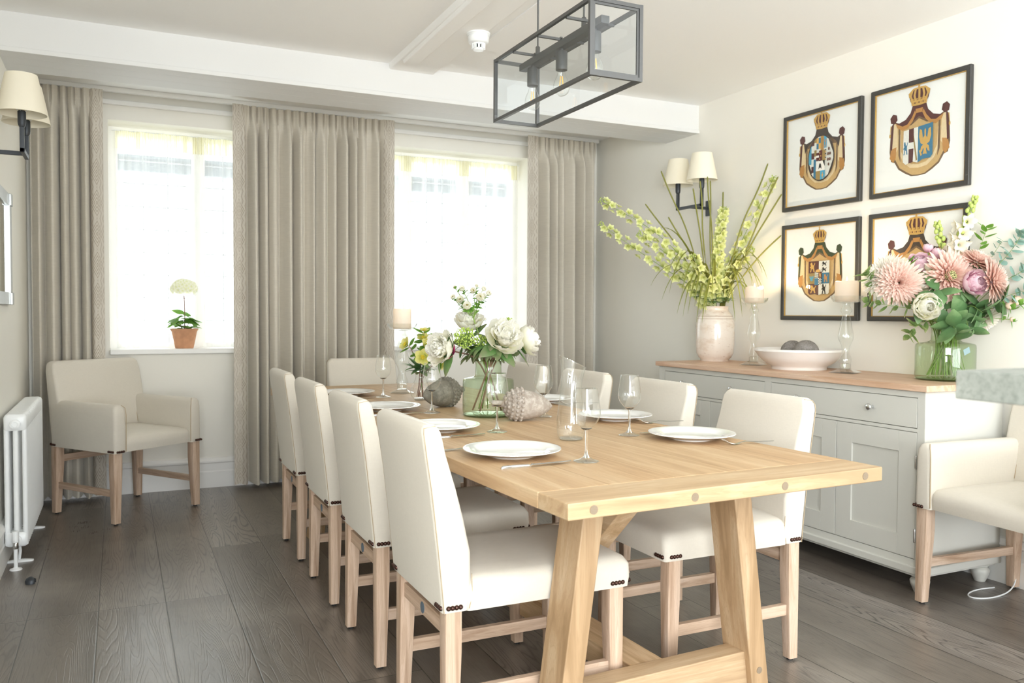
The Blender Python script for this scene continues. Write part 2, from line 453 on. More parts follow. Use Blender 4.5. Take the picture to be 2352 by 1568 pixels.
def vase_mat():
    g = G('crackled_cream_glaze'); n = g.noise(g.tc(), 7, 5, .65, (1, 1, 2.2)); n2 = g.noise(g.tc(), 40, 3, .6, (1, 1, 3)); z = g.xyz()[2]
    col = g.mix(g.mr(n, .5, .72, 0, .55), '#efe4d8', '#c9a888'); col = g.mix(g.mr(n2, .6, .75, 0, .5), col, '#a88360')
    band = g.m_('LESS_THAN', g.m_('ABSOLUTE', g.m_('SUBTRACT', z, .278)), .0035)
    band2 = g.m_('LESS_THAN', g.m_('ABSOLUTE', g.m_('SUBTRACT', z, .262)), .0022)
    col = g.mix(g.m_('MULTIPLY', g.m_('MAXIMUM', band, band2), .5), col, '#a98a6c')
    g.pbr(col, .13, None, Coat_Weight=.6); return g.m


M['glaze'] = vase_mat()

# ------------------------------------------------------------------ room shell
XL, XR, YB, ZC, YR = -.5, 3.52, 5.88, 2.564, -5.0
struct('floor', MB().box(XL - .3, YR - .2, -.1, XR + 1.6, YB + .35, 0), M['floor'])
struct('ceiling', MB().box(XL - .3, YR - .2, ZC, XR + 1.6, YB + .35, ZC + .12), M['ceil'])
W1, W2, ZS, ZT = (-.053, 1.0), (1.55, 2.905), .90, 2.38
mb = MB()
for a, b in ((XL - .3, W1[0]), (W1[1], W2[0]), (W2[1], XR + .3)): mb.box(a, YB, 0, b, YB + .3, ZC)
for a, b in (W1, W2): mb.box(a, YB, 0, b, YB + .3, ZS); mb.box(a, YB, ZT, b, YB + .3, ZC)
struct('wall_back', mb, M['wall'])
struct('wall_left', MB().box(XL - .2, YR, 0, XL, YB, ZC), M['wall'])
struct('wall_right', MB().box(XR, .2, 0, XR + .2, YB, ZC), M['wall'])
mb = MB().box(XL - .2, YR - .15, 2.36, XR + 1.5, YR, ZC).box(XL - .2, YR - .15, 0, -.42, YR, 2.36).box(XR + .45, YR - .15, 0, XR + 1.5, YR, 2.36)
for x in (.98, 2.38): mb.box(x, YR - .1, 0, x + .09, YR - .02, 2.36)
struct('wall_rear', mb, M['trim'])
struct('wall_kitchen', MB().box(XR + 1.3, YR, 0, XR + 1.5, .2, ZC).box(XR, .05, 0, XR + 1.5, .2, ZC), M['wall'])


def skirting(name, p0, p1, nrm):
    prof = [(0, 0), (.022, 0), (.022, .105), (.018, .112), (.018, .160), (.024, .168), (.024, .178), (.012, .196), (0, .2)]
    p0 = Vector(p0); p1 = Vector(p1); n = Vector(nrm)
    rings = [[p + n * a + Vector((0, 0, z)) for a, z in prof] for p in (p0, p1)]
    struct(name, MB().loft(rings), M['trim'])


skirting('baseboard_back', (XL, YB, 0), (XR, YB, 0), (0, -1, 0))
skirting('baseboard_left', (XL, YR, 0), (XL, YB - .02, 0), (1, 0, 0))
skirting('baseboard_right', (XR, .2, 0), (XR, YB - .02, 0), (-1, 0, 0))
# boxed-in beam across the ceiling, boarded underneath
mb = MB().box(XL, 4.562, 2.39, XR, 4.92, ZC)
for a, b in ((4.56, 4.655), (4.658, 4.78), (4.783, 4.925)): mb.box(XL, a, 2.380, XR, b, 2.392)
mb.rbox(XL, 4.551, 2.378, XR, 4.566, 2.402, .003)
struct('trim_1', mb, plain('dimmed_white_beam_paint', '#e4e4e2', .6, .012, 3), smooth=True)  # same white as the woodwork, darkened to stand in for weaker light
# plastered-over joist on the ceiling
mb = MB().hexa([(1.37, 1.2, 2.538), (1.60, 1.2, 2.538), (1.64, 4.562, 2.532), (1.385, 4.562, 2.532), (1.36, 1.2, ZC + .01), (1.61, 1.2, ZC + .01), (1.65, 4.562, ZC + .01), (1.375, 4.562, ZC + .01)], .004)
mb.hexa([(1.36, 1.2, 2.516), (1.455, 1.2, 2.516), (1.475, 4.33, 2.512), (1.40, 4.36, 2.512), (1.355, 1.2, 2.545), (1.46, 1.2, 2.545), (1.48, 4.36, 2.545), (1.395, 4.38, 2.545)], .004)
mb.hexa([(1.70, 1.2, 2.558), (1.83, 1.2, 2.558), (1.84, 4.1, 2.558), (1.71, 4.1, 2.558), (1.70, 1.2, ZC + .01), (1.83, 1.2, ZC + .01), (1.84, 4.1, ZC + .01), (1.71, 4.1, ZC + .01)], .002)
struct('trim_2', mb, M['ceil'], smooth=True)


def window(name, x0, x1, mull):
    y0, y1 = 6.10, 6.16; fr = .055
    mb = MB().box(x0, y0, ZS, x0 + fr, y1, ZT).box(x1 - fr, y0, ZS, x1, y1, ZT).box(x0 + fr, y0, ZT - fr, x1 - fr, y1, ZT).box(x0 + fr, y0, ZS, x1 - fr, y1, ZS + .06)
    cells = []; e = [x0 + fr] + list(mull) + [x1 - fr]
    for m in mull: mb.box(m - .04, y0 - .005, ZS, m + .04, y1, ZT)
    o = struct(name, mb, M['trim'])
    obj('window_sill', MB().rbox(x0 - .0, YB - .035, ZS - .005, x1 + .0, y0 + .01, ZS + .028, .005), M['trim'], o)
    for a, b in zip(e, e[1:]):
        a += .04; b -= .04
        if a < x0 + .12: a = x0 + fr
        obj('pane', MB().box(a - .01, 6.128, ZS + .05, b + .01, 6.132, ZT - fr + .01), M['pane'], o)
        lt = MB(); k = max(2, round((b - a) / .145))
        for i in range(1, k): xx = a + (b - a) * i / k; lt.box(xx - .003, 6.122, ZS + .06, xx + .003, 6.138, ZT - fr)
        for i in range(1, 9): zz = ZS + .06 + (ZT - fr - ZS - .06) * i / 9; lt.box(a, 6.122, zz - .003, b, 6.138, zz + .003)
        obj('lead_lattice', lt, M['lead'], o)
    return o


window('window_1', *W1, (.50,)); window('window_2', *W2, (1.98, 2.45))
struct('trim_3', MB().box(-1.2, 6.75, 2.20, 4.6, 6.85, 2.29).box(-1.2, 6.7, 2.29, 4.6, 6.95, 2.31), plain('grey_porch_beam', '#4a545c', .6))

# ------------------------------------------------------------------ curtains
rnd = random.Random(7)


def sm(a, b, t):
    t = max(0, min(1, (t - a) / (b - a))); return t * t * (3 - 2 * t)


def curtain(label, x0, x1, nf, bl, br, seed, zt=2.53, zb=.03):
    """panel of gathered cloth with pencil-pleat heading; bl / br: woven border on that edge"""
    r = random.Random(seed); k1, k2, k3 = r.random() * 6, r.random() * 6, r.random() * 6; yc = 5.765; H = zt - zb; BW = .078
    np_ = int((x1 - x0) / .042)

    def ph(s): return 2 * PI * nf * s + .9 * sin(2 * PI * 1.3 * s + k1) + .5 * sin(2 * PI * 3.1 * s + k2)

    def pos(s, v):
        z = zb + H * v; d = zt - z; wgt = sm(.06, .22, d)
        a = ph(s) + .25 * sin(3 * s + k3 + 1.5 * v) * wgt
        deep = .057 * (1 + .35 * sin(2 * PI * 2.2 * s + k2)) * (.75 + .25 * (1 - v))
        y = deep * (sin(a) + .22 * sin(2 * a + .6)) * wgt
        pp = 2 * PI * np_ * s + .8 * sin(9 * s + k1); fq = (pp / (2 * PI)) % 1; y += .026 * math.exp(-((fq - .5) / .13) ** 2) * (1 - sm(.07, .16, d)) + .012 * sin(a) * (1 - wgt)
        y += .006 * sin(pp * .5 + k1) * sm(.05, .1, d) * (1 - sm(.1, .4, d))
        x = x0 + (x1 - x0) * s + .010 * cos(a) * wgt * sin(PI * s)
        edge = min(s * (x1 - x0) / BW if bl else 9, (1 - s) * (x1 - x0) / BW if br else 9)
        y *= sm(.3, 1.5, edge) if edge < 9 else 1
        if d < .012: y *= 1.0
        return Vector((x, yc + y - .02 * (bl or br) * (1 - sm(.5, 2, edge) if edge < 9 else 0), z + .004 * sin(a) * (1 - v) ** 8))
    w = x1 - x0; s0 = BW / w if bl else 0; s1 = 1 - BW / w if br else 1
    vv = [0, .01, .03, .06, .1, .17, .25, .35, .45, .55, .65, .74, .8, .84, .87, .895, .915, .93, .945, .957, .967, .975, .983, .992, 1]

    def vm(t): i = t * (len(vv) - 1); j = min(int(i), len(vv) - 2); return vv[j] + (vv[j + 1] - vv[j]) * (i - j)
    t = thing('curtain', label, 'curtain', (0, 0, 0))
    hs = sm(0, 1, 0)
    nu = int(w * 420)
    obj('drape', MB().grid(lambda u, v: pos(s0 + (s1 - s0) * u, vm(v)), nu, len(vv) - 1), M['curtain'], t)
    for on, a, b in ((bl, 0, s0), (br, s1, 1)):
        if on:
            m2 = MB().grid(lambda u, v: pos(a + (b - a) * u, vm(v)), 10, len(vv) - 1)
            for i in list(m2.uv): u, v = m2.uv[i]; m2.uv[i] = (u, vm(v) * 2.5 / .19)
            obj('woven_border', m2, M['border'], t)
    return t


curtain('oatmeal curtain hanging behind the radiator and corner armchair', -.475, -.078, 6.3, 0, 1, 3)
curtain('oatmeal curtain with border at the plant window, in the middle pair', .682, 1.225, 7.2, 1, 0, 5)
curtain('oatmeal curtain of the middle pair, bordering the window behind the peonies', 1.21, 1.778, 7.6, 0, 1, 9)
curtain('oatmeal curtain hanging in the corner by the sconce wall', 2.83, 3.45, 7.4, 1, 0, 12)
t = thing('curtain_track', 'long white curtain track under the ceiling above both windows', 'curtain track')
obj('rail', MB().rbox(-.46, 5.79, 2.535, 3.49, 5.825, 2.564, .003), M['trim'], t)
obj('wall_batten', MB().rbox(-.46, 5.85, 2.47, 3.49, 5.881, 2.50, .004), M['trim'], t)


def sheer(label, x0, x1, seed):
    r = random.Random(seed); k = [r.random() * 6 for _ in range(4)]

    def pos(u, z):
        d = 2.345 - z; wg = sm(.06, .3, d); a = 2 * PI * (x1 - x0) * 9 * u + 1.6 * sin(6 * u + k[0]) + .8 * sin(17 * u + k[1])
        return Vector((x0 + (x1 - x0) * u, 6.055 + .017 * sin(a) * (.3 + .7 * wg) + .003 * sin(7 * a) * (1 - wg), z))
    t = thing('net_curtain', label, 'net curtain'); zs = [.93, 1.0, 1.3, 1.7, 2.0, 2.12, 2.2, 2.235]
    nu = int((x1 - x0) * 170)
    obj('voile', MB().grid(lambda u, v: pos(u, zs[round(v * 7)]), nu, 7), M['sheer'], t)
    obj('heading_tape', MB().grid(lambda u, v: pos(u, 2.235 + .115 * v) + Vector((0, .004 * sin(u * (x1 - x0) * 520), 0)), int((x1 - x0) * 330), 3), M['tape'], t)
    obj('wire', MB().tube([(x0 - .02, 6.06, 2.35), (x1 + .02, 6.06, 2.35)], .004), M['white_gloss'], t)


sheer('white voile net curtain behind the potted hydrangea', -.012, .96, 1)
sheer('white voile net curtain at the window behind the peonies', 1.57, 2.89, 2)

# ------------------------------------------------------------------ dining chairs
def nails(mb, cx, cy_, hw, sx, sy, z=.416):
    for face in (0, 1):
        for i in range(4):
            t = -hw + .006 + i * (2 * hw - .012) / 3
            c = Vector((cx + (sx * (hw + (.0125 if sx < 0 else .022)) if face == 0 else t), cy_ + (t if face == 0 else sy * (hw + .006)), z))
            n = Vector((sx, 0, 0)) if face == 0 else Vector((0, sy, 0))
            mb.lathe([(.0068, -.003), (.0066, .0005), (.005, .003), (.0025, .0045), (0, .005)], 10, c, frame(n))


def chair_leg(t, cx, cy_, sx, sy, hw=.0225, zt=.41, foot=.017, nz=.417):
    """square tapered leg: outer faces upright, inner faces taper; nailheads at the top, glide underneath"""
    o = obj('leg', MB().rr([(.008, cx - (hw if sx < 0 else foot * 2 - hw), cx + (hw if sx > 0 else foot * 2 - hw), cy_ - (hw if sy < 0 else foot * 2 - hw), cy_ + (hw if sy > 0 else foot * 2 - hw), .002),
                          (.30, cx - hw, cx + hw, cy_ - hw, cy_ + hw, .002), (zt, cx - hw, cx + hw, cy_ - hw, cy_ + hw, .002)], 2), M['leg'], t)
    nm = MB(); nails(nm, cx, cy_, hw, sx, sy, nz); obj('nailhead_trim', nm, M['nail'], o)
    obj('foot_glide', MB().lathe([(.011, 0), (.011, .009)], 12, (cx + sx * .005, cy_ + sy * .005, 0)), M['black'], o)


def dining_chair(label, loc, rz):
    t = thing('dining_chair', label, 'chair', loc, rz, 'cream dining chairs around the table'); hy = .214
    b = [(.405, -.032, .040), (.45, -.036, .048), (.556, -.047, .046), (.645, -.057, .026), (.72, -.066, .006), (.807, -.079, -.021), (.850, -.085, -.031), (.868, -.086, -.034), (.880, -.083, -.040), (.887, -.076, -.047), (.889, -.068, -.055)]
    secs = []
    for i, (z, a, c) in enumerate(b):
        k = max(0, (z - .85) / .039); secs.append((z, a, c, -hy + .022 * k ** 2, hy - .022 * k ** 2, .012))
    br = obj('backrest', MB().rr(secs, 3), M['uph'], t)
    for s in (-1, 1):
        sl = MB()
        pts = [(a + .004, s * (hy + .0005 - .022 * max(0, (z - .85) / .039) ** 2), z) for z, a, c in b[:-2]] + [(c, s * (hy - .018), z - .003) for z, a, c in b[-3:][::-1]][1:2]
        sl.tube(pts, .0013, 5)
        sl.tube([(.041, s * (hy + .0008), .41), (.049, s * (hy + .0008), .45), (.047, s * (hy + .0008), .50)], .0012, 5)
        obj('seam', sl, M['seam'], br)
    obj('seat', MB().rr([(.402, .035, .530, -hy + .002, hy - .002, .012), (.43, .033, .534, -hy - .003, hy + .003, .016), (.465, .033, .534, -hy - .002, hy + .002, .02), (.482, .033, .526, -hy + .008, hy - .008, .03), (.490, .033, .510, -hy + .03, hy - .03, .04), (.495, .04, .46, -.13, .13, .05)], 4), M['uph'], t)
    for cx, sx in ((0, -1), (.490, 1)):
        for sy in (-1, 1): chair_leg(t, cx, sy * .1875, sx, sy)
    for sy in (-1, 1): obj('stretcher', MB().rbox(.018, sy * .1875 - .011, .155, .475, sy * .1875 + .011, .192, .002), M['rail'], t)
    rl = obj('back_rail', MB().rbox(-.012, -.17, .33, .012, .17, .372, .002), M['raily'], t)
    obj('badge', MB().lathe([(.016, 0), (.016, .0015), (.014, .002)], 20, (-.0118, 0, .351), frame((-1, 0, 0))), M['badge'], rl, label='grey oval badge')
    return t


CH = dining_chair('cream dining chair on the radiator side, nearest the camera', (.77, 2.185, 0), 0)
for y, l in ((2.835, 'cream dining chair on the radiator side, second from the camera'), (3.487, 'cream dining chair on the radiator side, third from the camera'), (4.155, 'cream dining chair on the radiator side, farthest from the camera')):
    dup(CH, (.775, y, 0), 0, l)
for x, y, l in ((2.052, 2.325, 'cream dining chair on the sideboard side, nearest the camera'), (2.045, 2.955, 'cream dining chair on the sideboard side, second from the camera'),
                (2.045, 3.60, 'cream dining chair on the sideboard side, third from the camera'), (2.05, 4.27, 'cream dining chair on the sideboard side, farthest from the camera')):
    dup(CH, (x, y, 0), PI, l)
dup(CH, (1.362, 5.03, 0), -PI / 2, 'cream dining chair at the far end of the table, backing to the windows')


def arm_chair(label, loc, rz):
    t = thing('armchair', label, 'armchair', loc, rz, 'cream armchairs'); hy = .285
    b = [(.395, -.03, .07), (.47, -.038, .075), (.60, -.052, .055), (.72, -.066, .03), (.82, -.08, .005), (.86, -.085, -.006), (.872, -.083, -.012), (.879, -.076, -.02), (.881, -.066, -.03)]
    br = obj('backrest', MB().rr([(z, a, c, -hy + .03 * max(0, (z - .84) / .041) ** 2, hy - .03 * max(0, (z - .84) / .041) ** 2, .016) for z, a, c in b], 3), M['uph'], t)
    obj('seat', MB().rr([(.395, .05, .535, -.22, .22, .012), (.43, .05, .542, -.222, .222, .02), (.455, .05, .54, -.222, .222, .025), (.472, .05, .525, -.22, .22, .03), (.482, .05, .50, -.20, .20, .05), (.486, .06, .45, -.14, .14, .05)], 4), M['uph'], t)
    for s in (-1, 1):
        y0, y1 = sorted((s * .215, s * .290))
        a = obj('arm', MB().rr([(.393, -.02, .545, y0, y1, .014), (.42, -.02, .548, y0, y1, .016), (.60, -.03, .548, y0, y1, .02), (.635, -.035, .546, y0 + .003, y1 - .003, .022), (.650, -.03, .540, y0 + .012, y1 - .012, .02), (.656, -.02, .53, y0 + .025, y1 - .025, .012)], 4), M['uph'], t)
        obj('piping', MB().tube([(.544, s * .217, .40), (.546, s * .217, .60), (.544, s * .222, .64), (.53, s * .235, .655)], .002, 6).tube([(.02, s * .214, .652), (.05, s * .214, .60), (.075, s * .213, .49)], .0015, 5), M['seam'], a)
    for cx, sx in ((0, -1), (.515, 1)):
        for sy in (-1, 1): chair_leg(t, cx, sy * .262, sx, sy, .0245, .40, .018, .404)
    for sy in (-1, 1): obj('stretcher', MB().rbox(.018, sy * .262 - .011, .150, .50, sy * .262 + .011, .185, .002), M['rail'], t)
    obj('back_rail', MB().rbox(-.012, -.245, .30, .012, .245, .34, .002), M['raily'], t)
    return t


a1 = math.atan2(-.815, .565)
AC = arm_chair('cream armchair under the plant window, next to the radiator', (-.115, 5.61, 0), math.atan2(-.82, .572) + .02)
dup(AC, (3.458, 2.035, 0), PI - .06, 'cream armchair beside the end of the grey sideboard')

# ------------------------------------------------------------------ dining table (local: x across, y along, origin under the near end's middle)
TR = .0436; ey = Vector((-sin(TR), cos(TR), 0)); ex = Vector((cos(TR), sin(TR), 0))
TO = Vector((.874, 1.566, 0)) + ex * .5
T = thing('dining_table', 'long pale oak trestle dining table with breadboard ends', 'table', TO, TR)
obj('tabletop', MB().rbox(-.5, .135, .7215, .5, 2.94, .76, .002), M['oak_y'], T)
for a, b in ((0, .134), (2.941, 3.075)): eb = obj('end_board', MB().rbox(-.5, a, .7215, .5, b, .76, .003), M['oak_x'], T)
for tt in (.066, .35, .639, .932):
    obj('dowel_peg', MB().lathe([(.0105, 0), (.0105, .002)], 16, (-.5 + tt, .0008, .7405), frame((0, -1, 0))), M['peg'], T)
obj('table_apron', MB().rbox(-.30, .22, .69, .30, .42, .722, .003), M['oak_cross'], T)
obj('table_apron', MB().rbox(-.30, 2.65, .69, .30, 2.85, .722, .003), M['oak_cross'], T)
for yy, d in ((.27, 1), (2.69, 1)):
    for s in (-1, 1):
        xt, xb = s * .245, s * .345; hw = .032; y0, y1 = yy, yy + .115
        obj('trestle_leg', MB().hexa([(xb - hw, y0, .0), (xb + hw, y0, .0), (xb + hw, y1, .0), (xb - hw, y1, .0), (xt - hw, y0, .722), (xt + hw, y0, .722), (xt + hw, y1, .722), (xt - hw, y1, .722)], .004), M['oak_edge'], T)
    obj('cross_stretcher', MB().hexa([(-.305, yy + .02, .07), (.305, yy + .02, .07), (.305, yy + .095, .07), (-.305, yy + .095, .07), (-.29, yy + .02, .185), (.29, yy + .02, .185), (.29, yy + .095, .185), (-.29, yy + .095, .185)], .004), M['oak_cross'], T)
obj('long_stretcher', MB().rbox(-.055, .33, .105, .055, 2.72, .178, .004), M['oak_beam'], T)
for y0, y1 in ((.33, .98), (2.72, 2.07)):
    d = 1 if y1 > y0 else -1; w_ = .085
    pts = [(-.035, y1 - d * w_, .178), (.035, y1 - d * w_, .178), (.035, y1, .178), (-.035, y1, .178), (-.035, y0, .722), (.035, y0, .722), (.035, y0 + d * w_, .722), (-.035, y0 + d * w_, .722)]
    if d < 0: pts = [pts[i] for i in (3, 2, 1, 0, 7, 6, 5, 4)]
    obj('brace', MB().hexa(pts, .003), M['oak_beam'], T)
obj('dowel_peg', MB().lathe([(.010, 0), (.010, .002)], 12, (-.0345, .90, .235), frame((-1, 0, 0))), M['peg'], T)
for s in (-1, 1): obj('dowel_peg', MB().lathe([(.010, 0), (.010, .002)], 12, (s * .327, .2705, .13), frame((0, -1, 0))), M['peg'], T)
TZ = .76
# ------------------------------------------------------------------ table settings
prof = [(0, .006), (.055, .006), (.058, .0), (.062, .0), (.066, .006), (.092, .009), (.105, .0155), (.139, .021), (.142, .0225), (.1415, .0245), (.138, .0245), (.105, .0195), (.094, .0135), (.088, .0115), (0, .0105)]
pl = MB().lathe(prof, 56)
P0 = None
plates = [(1.022, 2.166, 'white dinner plate in front of the nearest radiator-side chair'), (1.010, 2.735, 'white dinner plate before the second radiator-side chair'), (1.017, 3.39, 'white dinner plate before the third radiator-side chair'), (1.010, 4.07, 'white dinner plate before the farthest radiator-side chair'),
          (1.704, 2.225, 'white dinner plate in front of the nearest sideboard-side chair'), (1.744, 2.755, 'white dinner plate before the second sideboard-side chair'), (1.782, 3.44, 'white dinner plate before the third sideboard-side chair, behind the acorn')]
for x, y, l in plates:
    if P0 is None: P0 = obj('dinner_plate', pl, M['porcelain']); P0.location = (x, y, TZ); tag(P0, l, 'plate', 'dinner plates on the table')
    else: dup(P0, (x, y, TZ), 0, l, 'dinner plates on the table')


def knife():
    t = thing('dinner_knife', '', 'knife', group='dinner knives')
    obj('handle', MB().rr([(z, -hx, hx, .0065 - hy, .0065 + hy, .003) for z, hx, hy in ((0, .005, .003), (.006, .0085, .0045), (.05, .0085, .0048), (.085, .007, .0045), (.092, .005, .003))], 3).xf(Matrix.Rotation(PI / 2, 4, 'Y')), M['steel'], t)
    mb = MB(); secs = [(.09, .004, .0018), (.10, .007, .0012), (.15, .009, .0009), (.195, .0085, .0008), (.213, .005, .0006), (.218, .001, .0005)]
    mb.loft([[Vector((x, -h, .006)), Vector((x, 0, .006 + k * 2)), Vector((x, h, .006)), Vector((x, 0, .0045))] for x, h, k in secs])
    obj('blade', mb, M['steel'], t); return t


def fork():
    t = thing('dinner_fork', '', 'fork', group='dinner forks')
    secs = [(0, .004, .004), (.01, .0085, .004), (.06, .006, .0045), (.11, .0038, .008), (.13, .004, .006), (.142, .010, .003), (.155, .012, .0025), (.162, .012, .0035)]
    obj('handle', MB().loft([[Vector((x, -h, z)), Vector((x, 0, z + .0018)), Vector((x, h, z)), Vector((x, 0, z - .001))] for x, h, z in secs]), M['steel'], t)
    for i in range(4):
        y = -.0099 + i * .0066
        obj('tine', MB().tube([(.160, y, .0035), (.172, y, .006), (.185, y, .0115), (.198, y, .020)], [.0020, .0018, .0014, .0008], 6), M['steel'], t)
    return t


KN, FK = knife(), fork(); kf = 0
for i, (x, y, l) in enumerate(plates):
    wh = l.replace('white dinner plate ', '').replace('in front of', 'before').replace('before ', 'at ').replace(', behind the acorn', '')
    s = 1 if i < 4 else -1; rz = 0 if s > 0 else PI; first = (i == 0)
    dk, df = (.185, .165) if s > 0 else (.17, .172)
    kl, fl = f'steel dinner knife beside the plate {wh}', f'steel dinner fork beside the plate {wh}'
    kp = (x - s * .115, y - s * dk, TZ); fp = (x - s * (.155 if s > 0 else .19), y + s * (df - (.03 if s > 0 else .0)), TZ)
    if s > 0: fp = (x - .17, y + .150, TZ)
    else: fp = (x + .205, y - .158, TZ)
    krz, frz = rz + .09, rz + (0.0 if s > 0 else -.06)
    for pr, p, rr_, lb in ((KN, kp, krz, kl), (FK, fp, frz, fl)):
        if first: pr.location = p; pr.rotation_euler = (0, 0, rr_); pr['label'] = lb
        else: dup(pr, p, rr_, lb)


def wine_glass():
    t = thing('wine_glass', '', 'wine glass', group='wine glasses')
    b = [(.0045, .088), (.012, .092), (.022, .101), (.0325, .114), (.0385, .128), (.0395, .136), (.0385, .15), (.034, .18), (.0298, .204)]
    bowl = MB().lathe(b, 36)
    bowl.lathe([(.0302, .2035), (.0305, .2045), (.0298, .2055), (.0291, .2045)], 36, closed=True)
    obj('bowl', bowl, M['thin'], t)
    obj('bowl_base', MB().lathe([(0, .0875), (.0085, .0885), (.0155, .0935), (.0150, .0948), (.008, .0915), (0, .091)], 24), M['glass'], t)
    obj('stem', MB().lathe([(.0045, .0885), (.0036, .075), (.0036, .035), (.005, .022), (.010, .0125), (.011, .011)], 16), M['glass'], t)
    obj('foot', MB().lathe([(0, .001), (.033, .0), (.0355, .0015), (.034, .0032), (.022, .006), (.0115, .0112), (0, .012)], 36), M['thin'], t)
    return t


WG = None
for x, y, l in ((1.172, 2.0, 'wine glass nearest the camera, by the knife tip'), (1.181, 2.625, 'wine glass standing in front of the stone acorn and green vase'), (1.161, 3.235, 'wine glass standing in front of the small hellebore vase'), (1.16, 3.93, 'wine glass standing before the glass candlestick on the table'),
                (1.559, 2.375, 'wine glass beside the nearest sideboard-side plate'), (1.527, 2.945, 'wine glass between the acorn and the glass carafe')):
    if WG is None: WG = wine_glass(); WG.location = (x, y, TZ); WG['label'] = l
    else: dup(WG, (x, y, TZ), rnd.random() * 6, l)

# carafe with slanted lip
mb = MB(); N_ = 40
for prof_, flip in (([(.0, .002), (.036, .002), (.044, .012), (.0475, .035), (.047, .065), (.043, .10), (.0375, .14), (.034, .175), (.0345, .205), (.0375, .23), (.0435, .256)], 0),):
    rings = []
    for r, z in prof_:
        k = sm(.15, .256, z)
        rings.append([Vector((r * cos(a) + k * .004, r * sin(a), z + k * (-.02 * cos(a + .45)))) for a in [2 * PI * j / N_ for j in range(N_)]])
    mb.loft(rings, False, False)
rim = rings[-1]; mb.tube([p for p in rim] + [rim[0]], .0012, 6)
t = thing('carafe', 'clear glass carafe with a slanted lip', 'carafe', (1.332, 2.372, TZ), 0)
obj('body', mb, M['thin'], t)
obj('base', MB().lathe([(0, 0), (.034, 0), (.038, .004), (.036, .008), (.02, .006), (0, .0055)], 36), M['thin'], t)


# stone acorns
def acorn(label, loc, rz, sc, m):
    """lying acorn, tip along +x"""
    t = thing('stone_acorn', label, 'ornament', loc, rz); AX = Matrix.Translation((0, 0, .062 * sc)) @ Matrix.Rotation(PI / 2 + .06, 4, 'Y')
    nut = [(.0, .125), (.006, .122), (.022, .108), (.042, .078), (.055, .04), (.06, .005), (.058, -.02), (.05, -.03), (0, -.03)]
    obj('nut', MB().lathe([(r * sc, z * sc) for r, z in nut[::-1]], 32, ax=AX), m, t)
    cp = MB().lathe([(r * sc, z * sc) for r, z in [(0, -.072), (.02, -.07), (.045, -.055), (.062, -.028), (.065, -.005), (.063, .004), (.055, .004)]], 32, ax=AX)
    for k, (r, z) in enumerate(((.064, -.004), (.062, -.022), (.054, -.04), (.043, -.055), (.028, -.065))):
        n = max(6, int(2 * PI * r / .0165))
        for j in range(n):
            a = 2 * PI * (j + .5 * (k % 2)) / n; cp.ball(AX @ Vector((r * sc * cos(a), r * sc * sin(a), z * sc)), .0072 * sc, 8, 5)
    obj('cap', cp, m, t)
    obj('stalk', MB().lathe([(0, -.118 * sc), (.011 * sc, -.116 * sc), (.0135 * sc, -.11 * sc), (.0125 * sc, -.095 * sc), (.015 * sc, -.068 * sc)], 14, ax=AX), m, t)
    return t


acorn('grey stone acorn with its cap towards the camera, before the green vase', (1.395, 2.875, TZ), -.28, .98, M['acorn'])
acorn('dark stone acorn lying behind the green vase', (1.29, 3.43, TZ), 3.55, 1.0, M['acorn_d'])


# ------------------------------------------------------------------ candles
def candlestick(label, loc, rz, h, square, seed):
    t = thing('candlestick', label, 'candlestick', loc, rz); k = h / .35
    if square:
        b = .062; obj('foot', MB().loft([[Vector((x * q, y * q, z)) for x, y in ((b, b), (-b, b), (-b, -b), (b, -b))] for q, z in ((1, 0), (1, .003), (.42, .02), (.38, .024))]), M['thin'], t)
    else: obj('foot', MB().lathe([(0, 0), (.058, 0), (.06, .003), (.05, .007), (.03, .014), (.025, .02), (0, .02)], 40), M['thin'], t)
    o_ = [(.0, .02), (.024, .022), (.026, .03), (.026, .05), (.029, .058), (.027, .075), (.019, .10), (.017, .115), (.021, .135), (.035, .165), (.038, .18), (.035, .20), (.025, .25), (.0175, .285), (.018, .295), (.026, .305), (.027, .314), (.021, .325), (.017, .333), (.018, .345)]
    sh = MB().lathe([(r, z * k) for r, z in o_[1:]], 32); obj('shaft', sh, M['thin'], t)
    obj('shaft_base', MB().lathe([(0, .0205), (.0235, .0225), (.025, .03), (.025, .044), (.015, .05), (0, .048)], 28), M['thin'], t)
    obj('dish', MB().lathe([(0, h - .006), (.03, h - .004), (.062, h + .003), (.074, h + .018), (.078, h + .032), (.0765, h + .032), (.070, h + .018), (.058, h + .007), (.0, h + .002)], 40), M['thin'], t)
    return t


